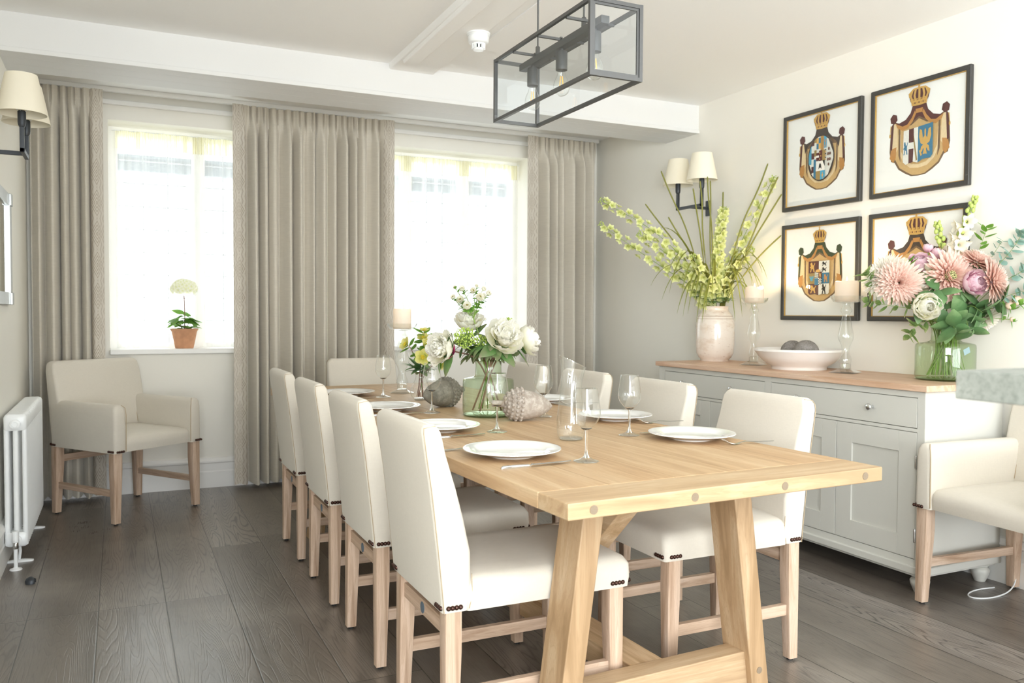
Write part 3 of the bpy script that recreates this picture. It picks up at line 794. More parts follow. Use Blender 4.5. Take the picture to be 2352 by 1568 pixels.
def candle(label, loc, r, h, wob, seed, lit=True):
    t = thing('pillar_candle', label, 'candle', loc, 0); q = random.Random(seed); ks = [q.random() * 6 for _ in range(3)]
    rings = []
    for rr2, z, e in ((r * .96, 0, 0), (r, .004, 0), (r * .995, h * .6, 0), (r * .99, h * .93, .6), (r * .96, h, 1), (r * .86, h * .995, 1), (r * .74, h * .93, .5), (r * .3, h * .87, 0), (.001, h * .87, 0)):
        rings.append([Vector(((rr2 + wob * .25 * e * sin(2 * a + ks[1])) * cos(a), (rr2 + wob * .25 * e * sin(2 * a + ks[1])) * sin(a), z + wob * e * sin(2 * a + ks[0]) + wob * .5 * e * sin(3 * a + ks[2]))) for a in [2 * PI * j / 36 for j in range(36)]])
    obj('wax', MB().loft(rings), M['wax'], t)
    obj('wick', MB().tube([(0, 0, h * .86), (0, .0005, h * .86 + .01)], .001, 6), M['black'], t)
    obj('flame', MB().lathe([(0, h * .87 + .004), (.0035, h * .87 + .009), (.0048, h * .87 + .015), (.0035, h * .87 + .026), (.001, h * .87 + .036), (0, h * .87 + .038)], 12), M['flame'], t)
    l = bpy.data.lights.new('candle_glow', 'POINT'); l.energy = 3.2; l.color = (1, .75, .45); l.shadow_soft_size = .012
    o = bpy.data.objects.new('candle_glow', l); COL.objects.link(o); o.location = (0, 0, h * .87 + .022); o.parent = t
    return t


SZ = .883
candlestick('glass candlestick with round foot on the dining table', (1.31, 4.10, TZ), 0, .325, 0, 1)
candle('cream pillar candle on the dining table candlestick', (1.31, 4.10, TZ + .329), .046, .103, .001, 1)
candlestick('square-footed glass candlestick between the glazed jar and white bowl', (3.30, 3.745, SZ), .5, .352, 1, 2)
candle('uneven pillar candle with a melted rim beside the glazed jar', (3.30, 3.745, SZ + .356), .053, .088, .008, 4)
candlestick('square-footed glass candlestick in front of the lower framed crest', (3.285, 3.06, SZ), .42, .352, 1, 3)
candle('straight pillar candle burning in front of the lower framed crest', (3.285, 3.06, SZ + .356), .056, .102, .002, 6)

# ------------------------------------------------------------------ sideboard
X0, X1, Y0, Y1 = 3.005, 3.497, 2.378, 4.250
B = thing('sideboard', 'long grey painted sideboard with oak top and chrome knobs', 'sideboard', (0, 0, 0))
c = MB().box(X0 + .02, Y0, .12, X1, Y1, .856)
yb = [(2.4125, 2.8445), (2.8445, 3.279), (3.323, 3.757), (3.757, 4.194)]
# face frame
for a, b in ((Y0, 2.4125), (3.279, 3.323), (4.194, Y1)): c.box(X0, a, .12, X0 + .022, b, .856)
for a, b in ((.12, .1495), (.6845, .699), (.829, .856)): c.box(X0 + .0006, Y0 + .001, a, X0 + .0215, Y1 - .001, b - (.0005 if b > .85 else 0))
c.rbox(X0 - .012, Y0 - .012, .088, X1, Y1 + .012, .122, .006)
c.box(X0 + .02, Y0 + .02, .072, X1, Y1 - .02, .09)
c.box(X0 + .0008, Y0 - .0015, .122, X0 + .045, Y0 + .01, .856)
obj('carcass', c, M['cab'], B)
obj('worktop', MB().rbox(X0 - .018, Y0 - .021, .856, XR - .004, Y1 + .018, SZ, .003), M['worktop'], B)
gp = MB()
for a, b in ((2.4125, 3.279), (3.323, 4.194)): gp.box(X0 + .0135, a, .1495, X0 + .0195, b, .829)
obj('shadow_gap', gp, M['gap'], B)


def knob(p, y, z):
    obj('knob', MB().lathe([(.0075, 0), (.006, .006), (.0055, .012), (.010, .017), (.0145, .021), (.0155, .026), (.012, .031), (.005, .033), (0, .0335)], 20, (X0 - .0005, y, z), frame((-1, 0, 0))), M['chrome'], p, label='round chrome knob')


for a, b, ks in ((2.4125, 3.279, (2.643, 3.077)), (3.323, 4.194, (3.561, 3.990))):
    d = obj('drawer', MB().rbox(X0, a + .003, .7015, X0 + .02, b - .003, .8265, .0015), M['cab'], B)
    for y in ks: knob(d, y, .769)
for i, (a, b) in enumerate(yb):
    a += .002; b -= .002; z0, z1, r = .152, .682, .088; mb = MB()
    mb.rbox(X0, a, z0, X0 + .02, a + r, z1, .0012).rbox(X0, b - r, z0, X0 + .02, b, z1, .0012).rbox(X0, a + r, z0, X0 + .02, b - r, z0 + r, .0012).rbox(X0, a + r, z1 - r, X0 + .02, b - r, z1, .0012)
    mb.box(X0 + .008, a + r, z0 + r, X0 + .02, b - r, z1 - r)
    d = obj('cabinet_door', mb, M['cab'], B)
    yh = a if i % 2 == 0 else b
    for z in (.25, .56): obj('hinge', MB().lathe([(.004, -.028), (.0045, -.026), (.0045, .026), (.004, .028)], 10, (X0 - .003, yh - (.001 if i % 2 == 0 else -.001), z)), M['steel'], d)
for x, y in ((X0 + .055, Y0 + .05), (X1 - .055, Y0 + .05), (X0 + .055, Y1 - .05), (X1 - .055, Y1 - .05)):
    obj('bun_foot', MB().lathe([(.0, 0), (.022, 0), (.025, .006), (.037, .035), (.04, .05), (.034, .06), (.028, .064), (.034, .069), (.034, .074), (0, .074)], 24, (x, y, 0)), M['cab'], B)

# tall glazed jar, bowl, balls
mb = MB().lathe([(0, .004), (.082, .004), (.086, 0), (.088, .012), (.1, .022), (.114, .05), (.119, .10), (.119, .22), (.115, .255), (.104, .285), (.088, .305), (.08, .315), (.08, .334), (.086, .340), (.08, .340), (.072, .332), (.07, .31), (.09, .28), (.10, .2), (.1, .04), (0, .03)], 48)
v = obj('glazed_jar', mb, M['glaze']); v.location = (3.36, 4.165, SZ); tag(v, 'tall crackled cream glazed jar holding green delphiniums and grass', 'vase')
mb = MB().lathe([(0, .006), (.128, .006), (.132, 0), (.14, 0), (.141, .012), (.145, .018), (.18, .038), (.21, .068), (.225, .090), (.232, .097), (.231, .108), (.222, .109), (.21, .094), (.18, .056), (.13, .03), (0, .024)], 64)
for i in range(len(mb.v)):
    x, y, z = mb.v[i]
v = obj('serving_bowl', mb, plain('white_earthenware', '#f1ece6', .3, .04, 14, .1, Coat_Weight=.4)); v.location = (3.285, 3.375, SZ); tag(v, 'wide white earthenware bowl on the sideboard', 'bowl')


def stone_ball(label, loc, r, seed):
    q = random.Random(seed); mb = MB().ball((0, 0, 0), r, 40, 24)
    ax = [Vector((q.gauss(0, 1), q.gauss(0, 1), q.gauss(0, 1))).normalized() for _ in range(5)]
    for i in range(len(mb.v)):
        p = Vector(mb.v[i]); n = p.normalized(); s = max(sin(9 * n.dot(a) * (1 + .2 * k) + 5 * n.cross(a).x) for k, a in enumerate(ax)); mb.v[i] = tuple(p * (1 + .035 * (s - .6)))
    o = obj('stone_ball', mb, M['ballstone']); o.location = loc; tag(o, label, 'ornament')


stone_ball('grey carved stone ball in the bowl, nearer the glazed jar', (3.30, 3.44, SZ + .088), .062, 2)
stone_ball('rougher grey stone ball in the bowl, nearer the bouquet', (3.27, 3.31, SZ + .090), .066, 5)

# ------------------------------------------------------------------ pendant lantern
px0, px1, py0, py1, pz0, pz1 = 1.247, 1.418, 2.122, 2.80, 1.87, 2.085
L = thing('pendant_lantern', 'rectangular glass and grey metal pendant lantern over the table', 'pendant light')
mb = MB(); e = .011
for x in (px0, px1):
    for y in (py0, py1): mb.box(x - e * .53, y - e * .53, pz0 - e * .53, x + e * .53, y + e * .53, pz1 + e * .53)
    for z in (pz0, pz1): mb.box(x - e / 2, py0, z - e / 2, x + e / 2, py1, z + e / 2)
for y in (py0, py1):
    for z in (pz0, pz1): mb.box(px0, y - e * .51, z - e * .51, px1, y + e * .51, z + e * .51)
obj('frame', mb, M['lantern'], L)
ib = .013
mb = MB()
for y in (py0 + .001, ):
    mb.box(px0, y - .003, pz0, px0 + ib, y + .003, pz1).box(px1 - ib, y - .003, pz0, px1, y + .003, pz1).box(px0 + ib, y - .003, pz0, px1 - ib, y + .003, pz0 + ib).box(px0 + ib, y - .003, pz1 - ib, px1 - ib, y + .003, pz1)
obj('end_bezel', mb, M['lantern'], L)
xm = (px0 + px1) / 2; ym = (py0 + py1) / 2
mb = MB().box(xm - .014, py0 + .06, 2.045, xm + .014, py1 - .05, 2.068)
for y in (ym - .19, ym, ym + .19): mb.box(px0, y - .004, pz1 - .012, px1, y + .004, pz1 - .004); mb.box(xm - .004, y - .004, 2.06, xm + .004, y + .004, pz1)
obj('lamp_bar', mb, M['lantern'], L)
for a, b, nm in (((px0, py0, pz0), (px0, py1, pz1), 0), ((px1, py0, pz0), (px1, py1, pz1), 0), ((px0, py0, pz0), (px1, py0, pz1), 1), ((px0, py1, pz0), (px1, py1, pz1), 1)):
    q_ = [(a[0], a[1], a[2]), (a[0], b[1], a[2]), (a[0], b[1], b[2]), (a[0], a[1], b[2])] if not nm else [(a[0], a[1], a[2]), (b[0], a[1], a[2]), (b[0], a[1], b[2]), (a[0], a[1], b[2])]
    m2 = MB().add(q_, [(0, 1, 2, 3)])
    obj('glass_pane', m2, M['lpane'], L)
for y in (py0 + .12, ym - .005, py1 - .13):
    h = obj('lamp_holder', MB().lathe([(0, 2.046), (.006, 2.046), (.006, 2.038), (.018, 2.036), (.0195, 2.030), (.0195, 1.975), (.017, 1.974), (0, 1.976)], 20, (xm, y, 0)), M['lantern'], L)
    bl = obj('bulb', MB().lathe([(.012, 1.976), (.0125, 1.968), (.016, 1.955), (.0235, 1.94), (.0275, 1.925), (.027, 1.912), (.022, 1.90), (.012, 1.8925), (0, 1.891)], 24, (xm, y, 0)), M['thin'], L)
    fm = MB()
    for k in range(4): a = k * PI / 2 + .4; fm.tube([(xm + .004 * cos(a), y + .004 * sin(a), 1.955), (xm + .008 * cos(a), y + .008 * sin(a), 1.922)], .0008, 5)
    obj('filament', fm, M['filament'], bl)
for y in (ym - .15, ym + .17):
    obj('suspension_rod', MB().tube([(xm, y, 2.06), (xm, y, ZC - .02)], .0032, 8).lathe([(.008, 2.068), (.008, 2.10), (.004, 2.104)], 12, (xm, y, 0)), M['lantern'], L)
obj('ceiling_plate', MB().rbox(xm - .05, ym - .25, ZC - .03, xm + .05, ym + .27, ZC, .003), M['lantern'], L)

# smoke detector
t = thing('smoke_detector', 'white smoke detector on the ceiling', 'smoke detector', (1.60, 3.80, 2.534))
obj('base', MB().lathe([(.058, 0), (.058, -.006), (.054, -.008), (.052, -.014), (0, -.014)], 36), M['white_gloss'], t)
obj('housing', MB().lathe([(.05, -.014), (.052, -.020), (.05, -.042), (.046, -.048), (.034, -.050), (0, -.05)], 36), M['white_gloss'], t)
mb = MB()
for k in range(10):
    a = 2 * PI * k / 10; q = Matrix.Rotation(a, 4, 'Z'); mb.box(.024, -.005, -.075, .034, .005, -.048, q)
mb.lathe([(.026, -.072), (.028, -.074), (.024, -.082), (0, -.083)], 24); mb.lathe([(.033, -.05), (.03, -.056), (.02, -.056)], 24)
obj('sensor_cage', mb, M['white_gloss'], t)
obj('sensor', MB().lathe([(.018, -.05), (.018, -.073)], 16), M['black'], t)


# ------------------------------------------------------------------ wall sconces
def sconce(label, wx, s, yc, sp, zb=1.868, proj=.155):
    """s: direction out from the wall"""
    t = thing('wall_sconce', label, 'wall light', (wx, yc, zb)); d = s * proj; e = .009
    obj('backplate', MB().rbox(0, -.022, -.05, s * .014, .022, .05, .003) if s > 0 else MB().rbox(s * .014, -.022, -.05, 0, .022, .05, .003), M['iron'], t)
    a, b = sorted((0, d)); obj('arm', MB().rbox(a, -e, -e, b, e, e, .002), M['iron'], t)
    obj('crossbar', MB().rbox(d - e, -sp / 2 - e, -e, d + e, sp / 2 + e, e, .002), M['iron'], t)
    for y in (-sp / 2, sp / 2):
        obj('post', MB().rbox(d - e, y - e, -e, d + e, y + e, .10, .002).lathe([(.010, .098), (.015, .108), (.0165, .12), (.0165, .165), (.012, .17)], 20, (d, y, 0)), M['iron'], t)
        sh = obj('lamp_shade', MB().lathe([(.0985, .155), (.063, .325), (.0615, .325), (.097, .155)], 48, (d, y, 0), closed=True), M['shade'], t)
        fm = MB()
        for k in range(3): q = 2 * PI * k / 3 + .3; fm.tube([(d + .015 * cos(q), y + .015 * sin(q), .168), (d + .05 * cos(q), y + .05 * sin(q), .195), (d + .086 * cos(q), y + .086 * sin(q), .20)], .0015, 5)
        obj('shade_carrier', fm, M['white_gloss'], sh)
    return t


sconce('twin-shade wall sconce above the mirror by the radiator', XL, 1, 4.33, .20, 1.872, .125)
sconce('twin-shade wall sconce behind the tall delphiniums', XR, -1, 4.44, .25, 1.868, .16)

# ------------------------------------------------------------------ mirror on the left wall
t = thing('wall_mirror', 'silver framed wall mirror above the radiator', 'mirror', (XL, 0, 0)); y0, y1, z0, z1 = 4.14, 4.83, 1.20, 1.745; fw = .06
mb = MB().rbox(.0, y0, z0, .022, y0 + fw, z1, .003).rbox(0, y1 - fw, z0, .022, y1, z1, .003).rbox(0, y0 + fw, z0, .018, y1 - fw, z0 + fw, .003).rbox(0, y0 + fw, z1 - fw, .018, y1 - fw, z1, .003)
for y in (y0, y1 - fw):
    for z in (z0, z1 - fw): mb.rbox(0, y, z, .028, y + fw, z + fw, .003)
obj('frame', mb, plain('silver_leaf', '#b9bbb9', .3, .1, 20, Metallic=.8), t)
obj('mirror_glass', MB().box(0, y0 + fw, z0 + fw, .008, y1 - fw, z1 - fw), plain('mirror_silver', '#e6ecea', .03, .01, 3, Metallic=1.0), t)

# ------------------------------------------------------------------ radiator, door stop
t = thing('radiator', 'white column radiator on the wall by the corner armchair', 'radiator', (-.432, 0, 0)); n = 19; y0, y1 = 4.372, 5.25; dp = (y1 - y0) / n
for i in range(n):
    y = y0 + dp * (i + .5); mb = MB(); hw = .019
    for x in (-.036, 0, .036): mb.tube([(x, y, .13), (x, y, .66)], .0115, 10)
    mb.rr([(.093, -.036, .036, y - hw * .7, y + hw * .7, .012), (.10, -.046, .046, y - hw, y + hw, .015), (.148, -.047, .047, y - hw, y + hw, .015), (.158, -.042, .042, y - hw * .6, y + hw * .6, .01)], 3)
    mb.rr([(.625, -.042, .042, y - hw * .6, y + hw * .6, .01), (.637, -.047, .047, y - hw, y + hw, .015), (.685, -.047, .047, y - hw, y + hw, .015), (.698, -.040, .040, y - hw * .8, y + hw * .8, .012), (.702, -.03, .03, y - hw * .4, y + hw * .4, .006)], 3)
    obj('column_section', mb, M['white_gloss'], t)
for z in (.125, .655): obj('end_cap', MB().lathe([(.022, 0), (.022, .006), (.017, .009), (.012, .009), (.011, .005), (0, .005)], 24, (0, y0 + .001, z), frame((0, -1, 0))), M['white_gloss'], t)
v = obj('valve', MB().lathe([(.013, .0), (.014, .045), (.012, .05), (0, .05)], 18, (0, y0 - .035, .125)).tube([(0, y0, .125), (0, y0 - .035, .125)], .011, 12), M['white_gloss'], t)
obj('valve_collar', MB().lathe([(.010, -.03), (.012, -.028), (.012, -.002), (.010, 0)], 12, (0, y0 - .035, .125)), M['steel'], v)
obj('pipe', MB().tube([(0, y0 - .035, .1), (0, y0 - .035, .004)], .0085, 12).lathe([(.026, 0), (.024, .005), (.012, .008), (.009, .012)], 24, (0, y0 - .035, 0)), M['white_gloss'], v)
for y in (y0 + .10, y1 - .12):
    obj('foot', MB().tube([(0, y, .10), (.005, y, .05), (.0, y, .012)], .007, 8).rr([(.0, -.055, .06, y - .016, y + .016, .015), (.006, -.055, .06, y - .014, y + .014, .014), (.012, -.02, .02, y - .01, y + .01, .008)], 4), M['white_gloss'], t)
mb = MB().lathe([(.024, 0), (.024, .012), (.018, .022), (.008, .027), (0, .028)], 20)
for i in range(len(mb.v)):
    if mb.v[i][0] > .004: mb.v[i] = (.004, mb.v[i][1], mb.v[i][2])
t = thing('door_stop', 'small dark half-dome door stop on the floor', 'door stop', (-.352, 4.095, 0), .5)
obj('dome', mb, M['iron'], t); obj('buffer', MB().rbox(.003, -.02, .004, .012, .02, .022, .003), M['black'], t)

# stone breakfast bar at the camera's right
t = thing('breakfast_bar', 'grey speckled stone worktop jutting into view', 'worktop')
obj('stone_slab', MB().rbox(1.026, -.9, 1.058, 1.75, .766, 1.097, .002), M['granite'], t)
obj('bar_wall', MB().box(1.40, -.9, 0, 1.70, .55, 1.058), M['cab'], t)
# power cord on the floor beyond the sideboard
mb = MB().tube(bez([(3.49, 2.30, .13), (3.50, 2.29, .0), (3.46, 2.28, -.01), (3.30, 2.20, .003), (3.12, 2.22, .003), (3.10, 2.32, .003), (3.25, 2.37, .003), (3.40, 2.33, .003)], 30), .003, 6)
o = obj('power_cord', mb, M['white_gloss']); tag(o, 'thin white power cord looped on the floor beside the sideboard', 'cord')

# ------------------------------------------------------------------ framed crests on the right wall
A = {k: plain('print_' + k, c, .7, .10, 90) for k, c in dict(ermine='#cba873', ermine_light='#e3cca3', umber='#765d45', maroon='#5a3230', dark='#463a33', orange='#bb864b', gold='#cfa55c', white='#e6e4dc', blue='#3f7897', sky='#4f9fbe', black='#2b2a28', green='#3f4a33', khaki='#9a8350').items()}
AK = list(A)
M['fr_black'] = plain('black_gilt_moulding', '#403f3c', .4, .35, 220); M['gilt'] = plain('gilt_slip', '#c8a25c', .4, .12, 200, Metallic=.4)
M['paper'] = plain('cream_paper', '#f6f5f3', .9, .006, 30)


def mirror(p): return p + [(-a, b) for a, b in p[::-1] if abs(a) > 1e-6]


def ell(cx, cy_, rx, ry, n=18): return [(cx + rx * cos(2 * PI * i / n), cy_ + ry * sin(2 * PI * i / n)) for i in range(n)]


LION = [(-.45, -.5), (-.25, -.5), (-.12, -.15), (.1, -.2), (.2, -.5), (.42, -.5), (.3, -.1), (.3, .12), (.5, .35), (.42, .5), (.28, .25), (.05, .2), (-.08, .5), (-.3, .5), (-.4, .3), (-.28, .12), (-.5, .02), (-.45, -.1), (-.25, -.05)]
EAGLE = mirror([(0, .5), (.06, .42), (.05, .22), (.16, .12), (.25, .45), (.42, .5), (.46, .2), (.34, -.05), (.14, -.12), (.3, -.2), (.36, -.42), (.22, -.38), (.13, -.25), (.08, -.3), (.16, -.5), (0, -.48)])


def crest(kind, to3):
    mb = MB(); z = [0.0]

    def L(col, pts, adv=True):
        mb.cur = AK.index(col); z[0] += .00012; mb.poly(pts, z[0], to3)

    def rect(col, a, b, c, d): L(col, [(a, b), (c, b), (c, d), (a, d)])

    def fig(col, shape, cx, cy_, sx, sy): L(col, [(cx + a * sx, cy_ + b * sy) for a, b in shape])
    top = {'oval': 'dark', 'eagle': 'maroon', 'six': 'green', 'plain': 'dark'}[kind]
    # mantle: back cloth, then lining, drapes, swags
    back = mirror([(0, .33), (.11, .31), (.14, .22), (.22, .14), (.33, .11), (.42, .15), (.47, .08), (.49, -.28), (.46, -.42), (.40, -.44), (.33, -.55), (.22, -.62), (.12, -.67), (0, -.68)])
    L('umber', back)
    L('ermine', mirror([(0, .28), (.2, .09), (.40, .10), (.40, -.38), (.31, -.53), (.2, -.60), (.10, -.655), (0, -.665)]))
    L('ermine_light', mirror([(0, -.57), (.14, -.55), (.25, -.46), (.33, -.30), (.345, -.05), (.30, -.05), (.29, -.30), (.22, -.42), (.12, -.5), (0, -.52)]))
    for s in (-1, 1):
        f = lambda p: [(s * a, b) for a, b in p]
        L('umber', f([(.31, .05), (.34, .05), (.335, -.35), (.30, -.45)]))
        L('ermine_light', f([(.36, .11), (.42, .12), (.445, -.26), (.40, -.33), (.345, -.25)]))
        L('orange', f([(.37, -.22), (.46, -.24), (.485, -.37), (.42, -.44), (.38, -.38)]))
        L('maroon' if kind != 'six' else 'green', f([(.42, .13), (.455, .10), (.475, -.24), (.445, -.26)]))
    L('umber', mirror([(0, .12), (.12, .05), (.30, .02), (.36, .09), (.2, .09), (.1, .2), (0, .25)]))
    if kind != 'oval':
        L(top, mirror([(0, .33), (.11, .31), (.14, .22), (.22, .14), (.33, .11), (.39, .12), (.36, .05), (.27, .005), (.18, .02), (.11, .09), (0, .15)]))
        sw = [(.05, .2), (.10, .10), (.18, .02), (.27, -.005), (.36, .05), (.39, .12), (.36, .10), (.27, .055), (.19, .07), (.12, .15), (.07, .24)]
        for s in (-1, 1): L('orange', [(s * a, b) for a, b in sw])
        L('orange', [(-.05, .2), (.05, .2), (.06, .26), (-.06, .26)])
    else: L(top, mirror([(0, .34), (.11, .32), (.14, .22), (.22, .14), (.33, .11), (.39, .12), (.36, -.05), (.30, .06), (.15, .16), (0, .2)]))
    for s in (-1, 1):
        L(top if kind == 'six' else 'maroon', [(s * (.42 + .065 * cos(a)), .185 + .075 * sin(a)) for a in [PI / 3 * i + .3 for i in range(6)]])
        L('gold', [(s * .46, .10), (s * .475, .10), (s * .485, -.03), (s * .478, -.03)]); L('gold', ell(s * .482, -.045, .014, .03, 8))
    # crown
    k = .85 if kind == 'six' else 1.0; cy0 = .33

    def cp(p): return [(a * k, cy0 + b * k) for a, b in p]
    L('maroon', cp(mirror([(0, .20), (.10, .20), (.165, .14), (.15, .06), (.12, .01), (0, .0)])))
    for cx in (-.135, -.075, 0, .075, .135):
        w_ = .016; L('gold', cp([(cx * .75 - w_, .02), (cx * .75 + w_, .02), (cx * 1.05 + w_, .12), (cx * .8 + w_, .205), (cx * .8 - w_, .205), (cx * 1.05 - w_, .12)]))
    L('gold', cp(mirror([(0, .225), (.10, .22), (.175, .16), (.165, .10), (.15, .11), (.15, .15), (.09, .195), (0, .2)])))
    L('gold', cp(mirror([(0, .045), (.135, .055), (.12, -.02), (0, -.03)])))
    for i in range(7): L('maroon' if i % 2 else 'orange', ell((-.1 + .033 * i) * k, cy0 + .012 * k, .010, .012, 8))
    for i in range(9): L('gold', ell((-.13 + .0325 * i) * k, cy0 + .062 * k, .012, .014, 8))
    L('gold', ell(0, cy0 + .235 * k, .018, .018, 8)); rect('gold', -.006, cy0 + .24 * k, .006, cy0 + .30 * k); rect('gold', -.02, cy0 + .265 * k, .02, cy0 + .278 * k)
    # shield
    if kind == 'eagle':
        L('white', [(-.24, -.02), (0, .0), (0, -.5), (-.09, -.47), (-.2, -.5), (-.245, -.46)]); L('blue', [(0, 0), (.235, .02), (.235, -.42), (.2, -.46), (.08, -.46), (0, -.5)])
        L('maroon', [(-.15, -.012), (-.07, -.005), (-.07, -.20), (-.15, -.20)]); L('maroon', [(-.15, -.29), (-.07, -.29), (-.08, -.48), (-.15, -.49)])
        L('khaki', [(-.068, -.1), (-.005, -.46), (-.03, -.47), (-.07, -.2)]); fig('blue', LION, -.20, -.27, .075, .18); fig('gold', EAGLE, .115, -.22, .21, .36)
        L('gold', [(.02, -.34), (.04, -.33), (.07, -.40), (.05, -.42)])
    elif kind == 'six':
        for (a, b, c, d, col) in ((-.23, -.0, 0, -.2, 'maroon'), (0, 0, .23, -.2, 'white'), (-.23, -.2, 0, -.38, 'khaki'), (0, -.2, .23, -.38, 'blue')): rect(col, a, d, c, b)
        L('maroon', [(-.23, -.38), (0, -.38), (0, -.57), (-.08, -.55), (-.2, -.56), (-.23, -.53)]); L('white', [(0, -.38), (.23, -.38), (.23, -.53), (.2, -.56), (.08, -.55), (0, -.57)])
        fig('gold', LION, -.14, -.1, .12, .16); fig('black', LION, .12, -.05, .11, .07); fig('black', LION, .12, -.145, .11, .07); fig('gold', LION, -.12, -.47, .14, .13); fig('black', LION, .12, -.47, .10, .17)
        fig('sky', EAGLE, -.155, -.29, .10, .09); fig('orange', LION, .16, -.29, .09, .13)
        rect('white', -.085, -.285, 0, -.18)
        for i in range(3): rect('green', -.085, -.205 - .035 * i, 0, -.19 - .035 * i)
        rect('maroon', 0, -.285, .075, -.18); fig('gold', LION, .038, -.235, .05, .08); rect('blue', -.085, -.40, 0, -.285)
        for i in range(4):
            for j in range(6): rect('white' if (i + j) % 2 else 'black', i * .019, -.40 + j * .0192, (i + 1) * .019, -.40 + (j + 1) * .0192)
        fig('gold', ell(0, 0, .5, .5, 12), 0, -.165, .11, .05)
    elif kind == 'oval':
        L('dark', ell(0, -.17, .285, .375, 32)); E_ = ell(0, -.17, .265, .355, 40)

        def band(col, x0_, x1_, y0_, y1_):
            f = lambda x, y: (x, max(min(y, -.17 + .355 * math.sqrt(max(0, 1 - (x / .265) ** 2))), -.17 - .355 * math.sqrt(max(0, 1 - (x / .265) ** 2))))
            n = 5; t_ = [f(x0_ + (x1_ - x0_) * i / n, y1_) for i in range(n + 1)]; b_ = [f(x0_ + (x1_ - x0_) * i / n, y0_) for i in range(n, -1, -1)]
            if max(a[1] - b[1] for a, b in zip(t_, b_[::-1])) > .01: L(col, t_ + b_)
        band('white', -.263, .263, -.6, .3); band('sky', -.26, -.2, -.25, .2)
        for i in range(6): band('maroon' if i % 2 else 'white', -.2, -.14, -.5 + .11 * i, -.4 + .11 * i); band('khaki' if i % 2 else 'white', -.14, -.09, -.46 + .11 * i, -.36 + .11 * i)
        band('blue', -.15, -.1, -.5, -.18)
        for i in range(2):
            for j in range(2): band('gold' if (i + j) % 2 else 'blue', -.09 + .045 * i, -.045 + .045 * i, -.02 + .09 * j, .07 + .09 * j)
        for i in range(4): band('orange' if i % 2 else 'khaki', 0 + .016 * i, .016 + .016 * i, -.06, .18)
        band('sky', .07, .125, -.02, .18); L('orange', [(.075, .12), (.085, .12), (.12, -.01), (.11, -.01)]); L('orange', [(.115, .12), (.125, .12), (.085, -.01), (.075, -.01)])
        band('maroon', -.09, -.03, -.21, -.08); band('white', -.09, -.03, -.16, -.125); band('maroon', -.03, .04, -.22, -.05); band('khaki', .04, .10, -.22, -.05)
        for i in range(3): L('gold', ell(-.012 + .022 * (i % 2), -.09 - .05 * i, .009, .014, 8))
        for i in range(6): L('gold' if i % 2 else 'black', ell(.112, -.06 - .03 * i, .012, .012, 8))
        band('white', -.09, .10, -.38, -.22); L('black', mirror([(0, -.25), (.02, -.28), (.035, -.36), (.01, -.33)])); L('black', [(.05, -.22), (.10, -.22), (.10, -.32)])
        band('khaki', -.09, .005, -.6, -.38); band('sky', .005, .105, -.6, -.38); rect('gold', .048, -.50, .062, -.41); rect('gold', .03, -.463, .08, -.448)
        for x, y in ((.185, -.05), (.17, -.13), (.21, -.13), (.17, -.22), (.21, -.22), (.185, -.30)): L('maroon', ell(x, y, .018, .026, 10)); L('umber', ell(x, y, .009, .014, 8))
    else:
        L('white', [(-.24, -.02), (.24, -.02), (.24, -.45), (0, -.52), (-.24, -.45)]); rect('maroon', -.02, -.46, .02, -.02); rect('blue', .05, -.4, .22, -.24); fig('gold', LION, -.13, -.3, .12, .2)
    return mb


def picture(label, yl, yr, z0, z1, kind, s, dv):
    """yl is the edge farther from the camera (left in a front view)"""
    t = thing('framed_crest', label, 'picture', (XR, 0, 0), 0, 'framed coats of arms'); fw = .024; d = .024
    mb = MB()
    def bar(a, b, c, e): mb.rbox(-d, a, c, -.001, b, e, .004)
    bar(yr, yr + fw, z0, z1); bar(yl - fw, yl, z0, z1)
    mb.rbox(-d + .0004, yr + fw * .6, z0, -.001, yl - fw * .6, z0 + fw, .004).rbox(-d + .0004, yr + fw * .6, z1 - fw, -.001, yl - fw * .6, z1, .004)
    obj('frame', mb, M['fr_black'], t)
    g_ = MB(); i = .003; a, b, c, e = yr + fw, yl - fw, z0 + fw, z1 - fw
    g_.box(-.019, a - .001, c, -.010, a + i, e).box(-.019, b - i, c, -.010, b + .001, e).box(-.0188, a + i, c - .001, -.010, b - i, c + i).box(-.0188, a + i, e - i, -.010, b - i, e + .001)
    obj('gilt_slip', g_, M['gilt'], t)
    obj('paper', MB().box(-.008, a - .002, c - .002, -.002, b + .002, e + .002), M['paper'], t)
    yc, zc = (yl + yr) / 2, (z0 + z1) / 2 + dv
    obj('printed_crest', crest(kind, lambda u, v, zz: (-.0081 - zz, yc - u * s, zc + v * s)), [A[k] for k in AK], t, smooth=False)
    obj('glass_pane', MB().add([(-.0155, a, c), (-.0155, b, c), (-.0155, b, e), (-.0155, a, e)], [(0, 3, 2, 1)]), M['pane'], t)


picture('framed crest with an oval many-quartered shield, upper row', 3.747, 3.183, 1.766, 2.312, 'oval', .338, .055)
picture('framed crest with a golden eagle on blue, upper row', 3.124, 2.568, 1.766, 2.312, 'eagle', .345, .045)
picture('framed crest with a six-part shield and green mantle, lower row', 3.747, 3.183, 1.142, 1.688, 'six', .330, .055)
picture('framed crest partly hidden behind the big bouquet, lower row', 3.124, 2.568, 1.142, 1.688, 'plain', .345, .045)

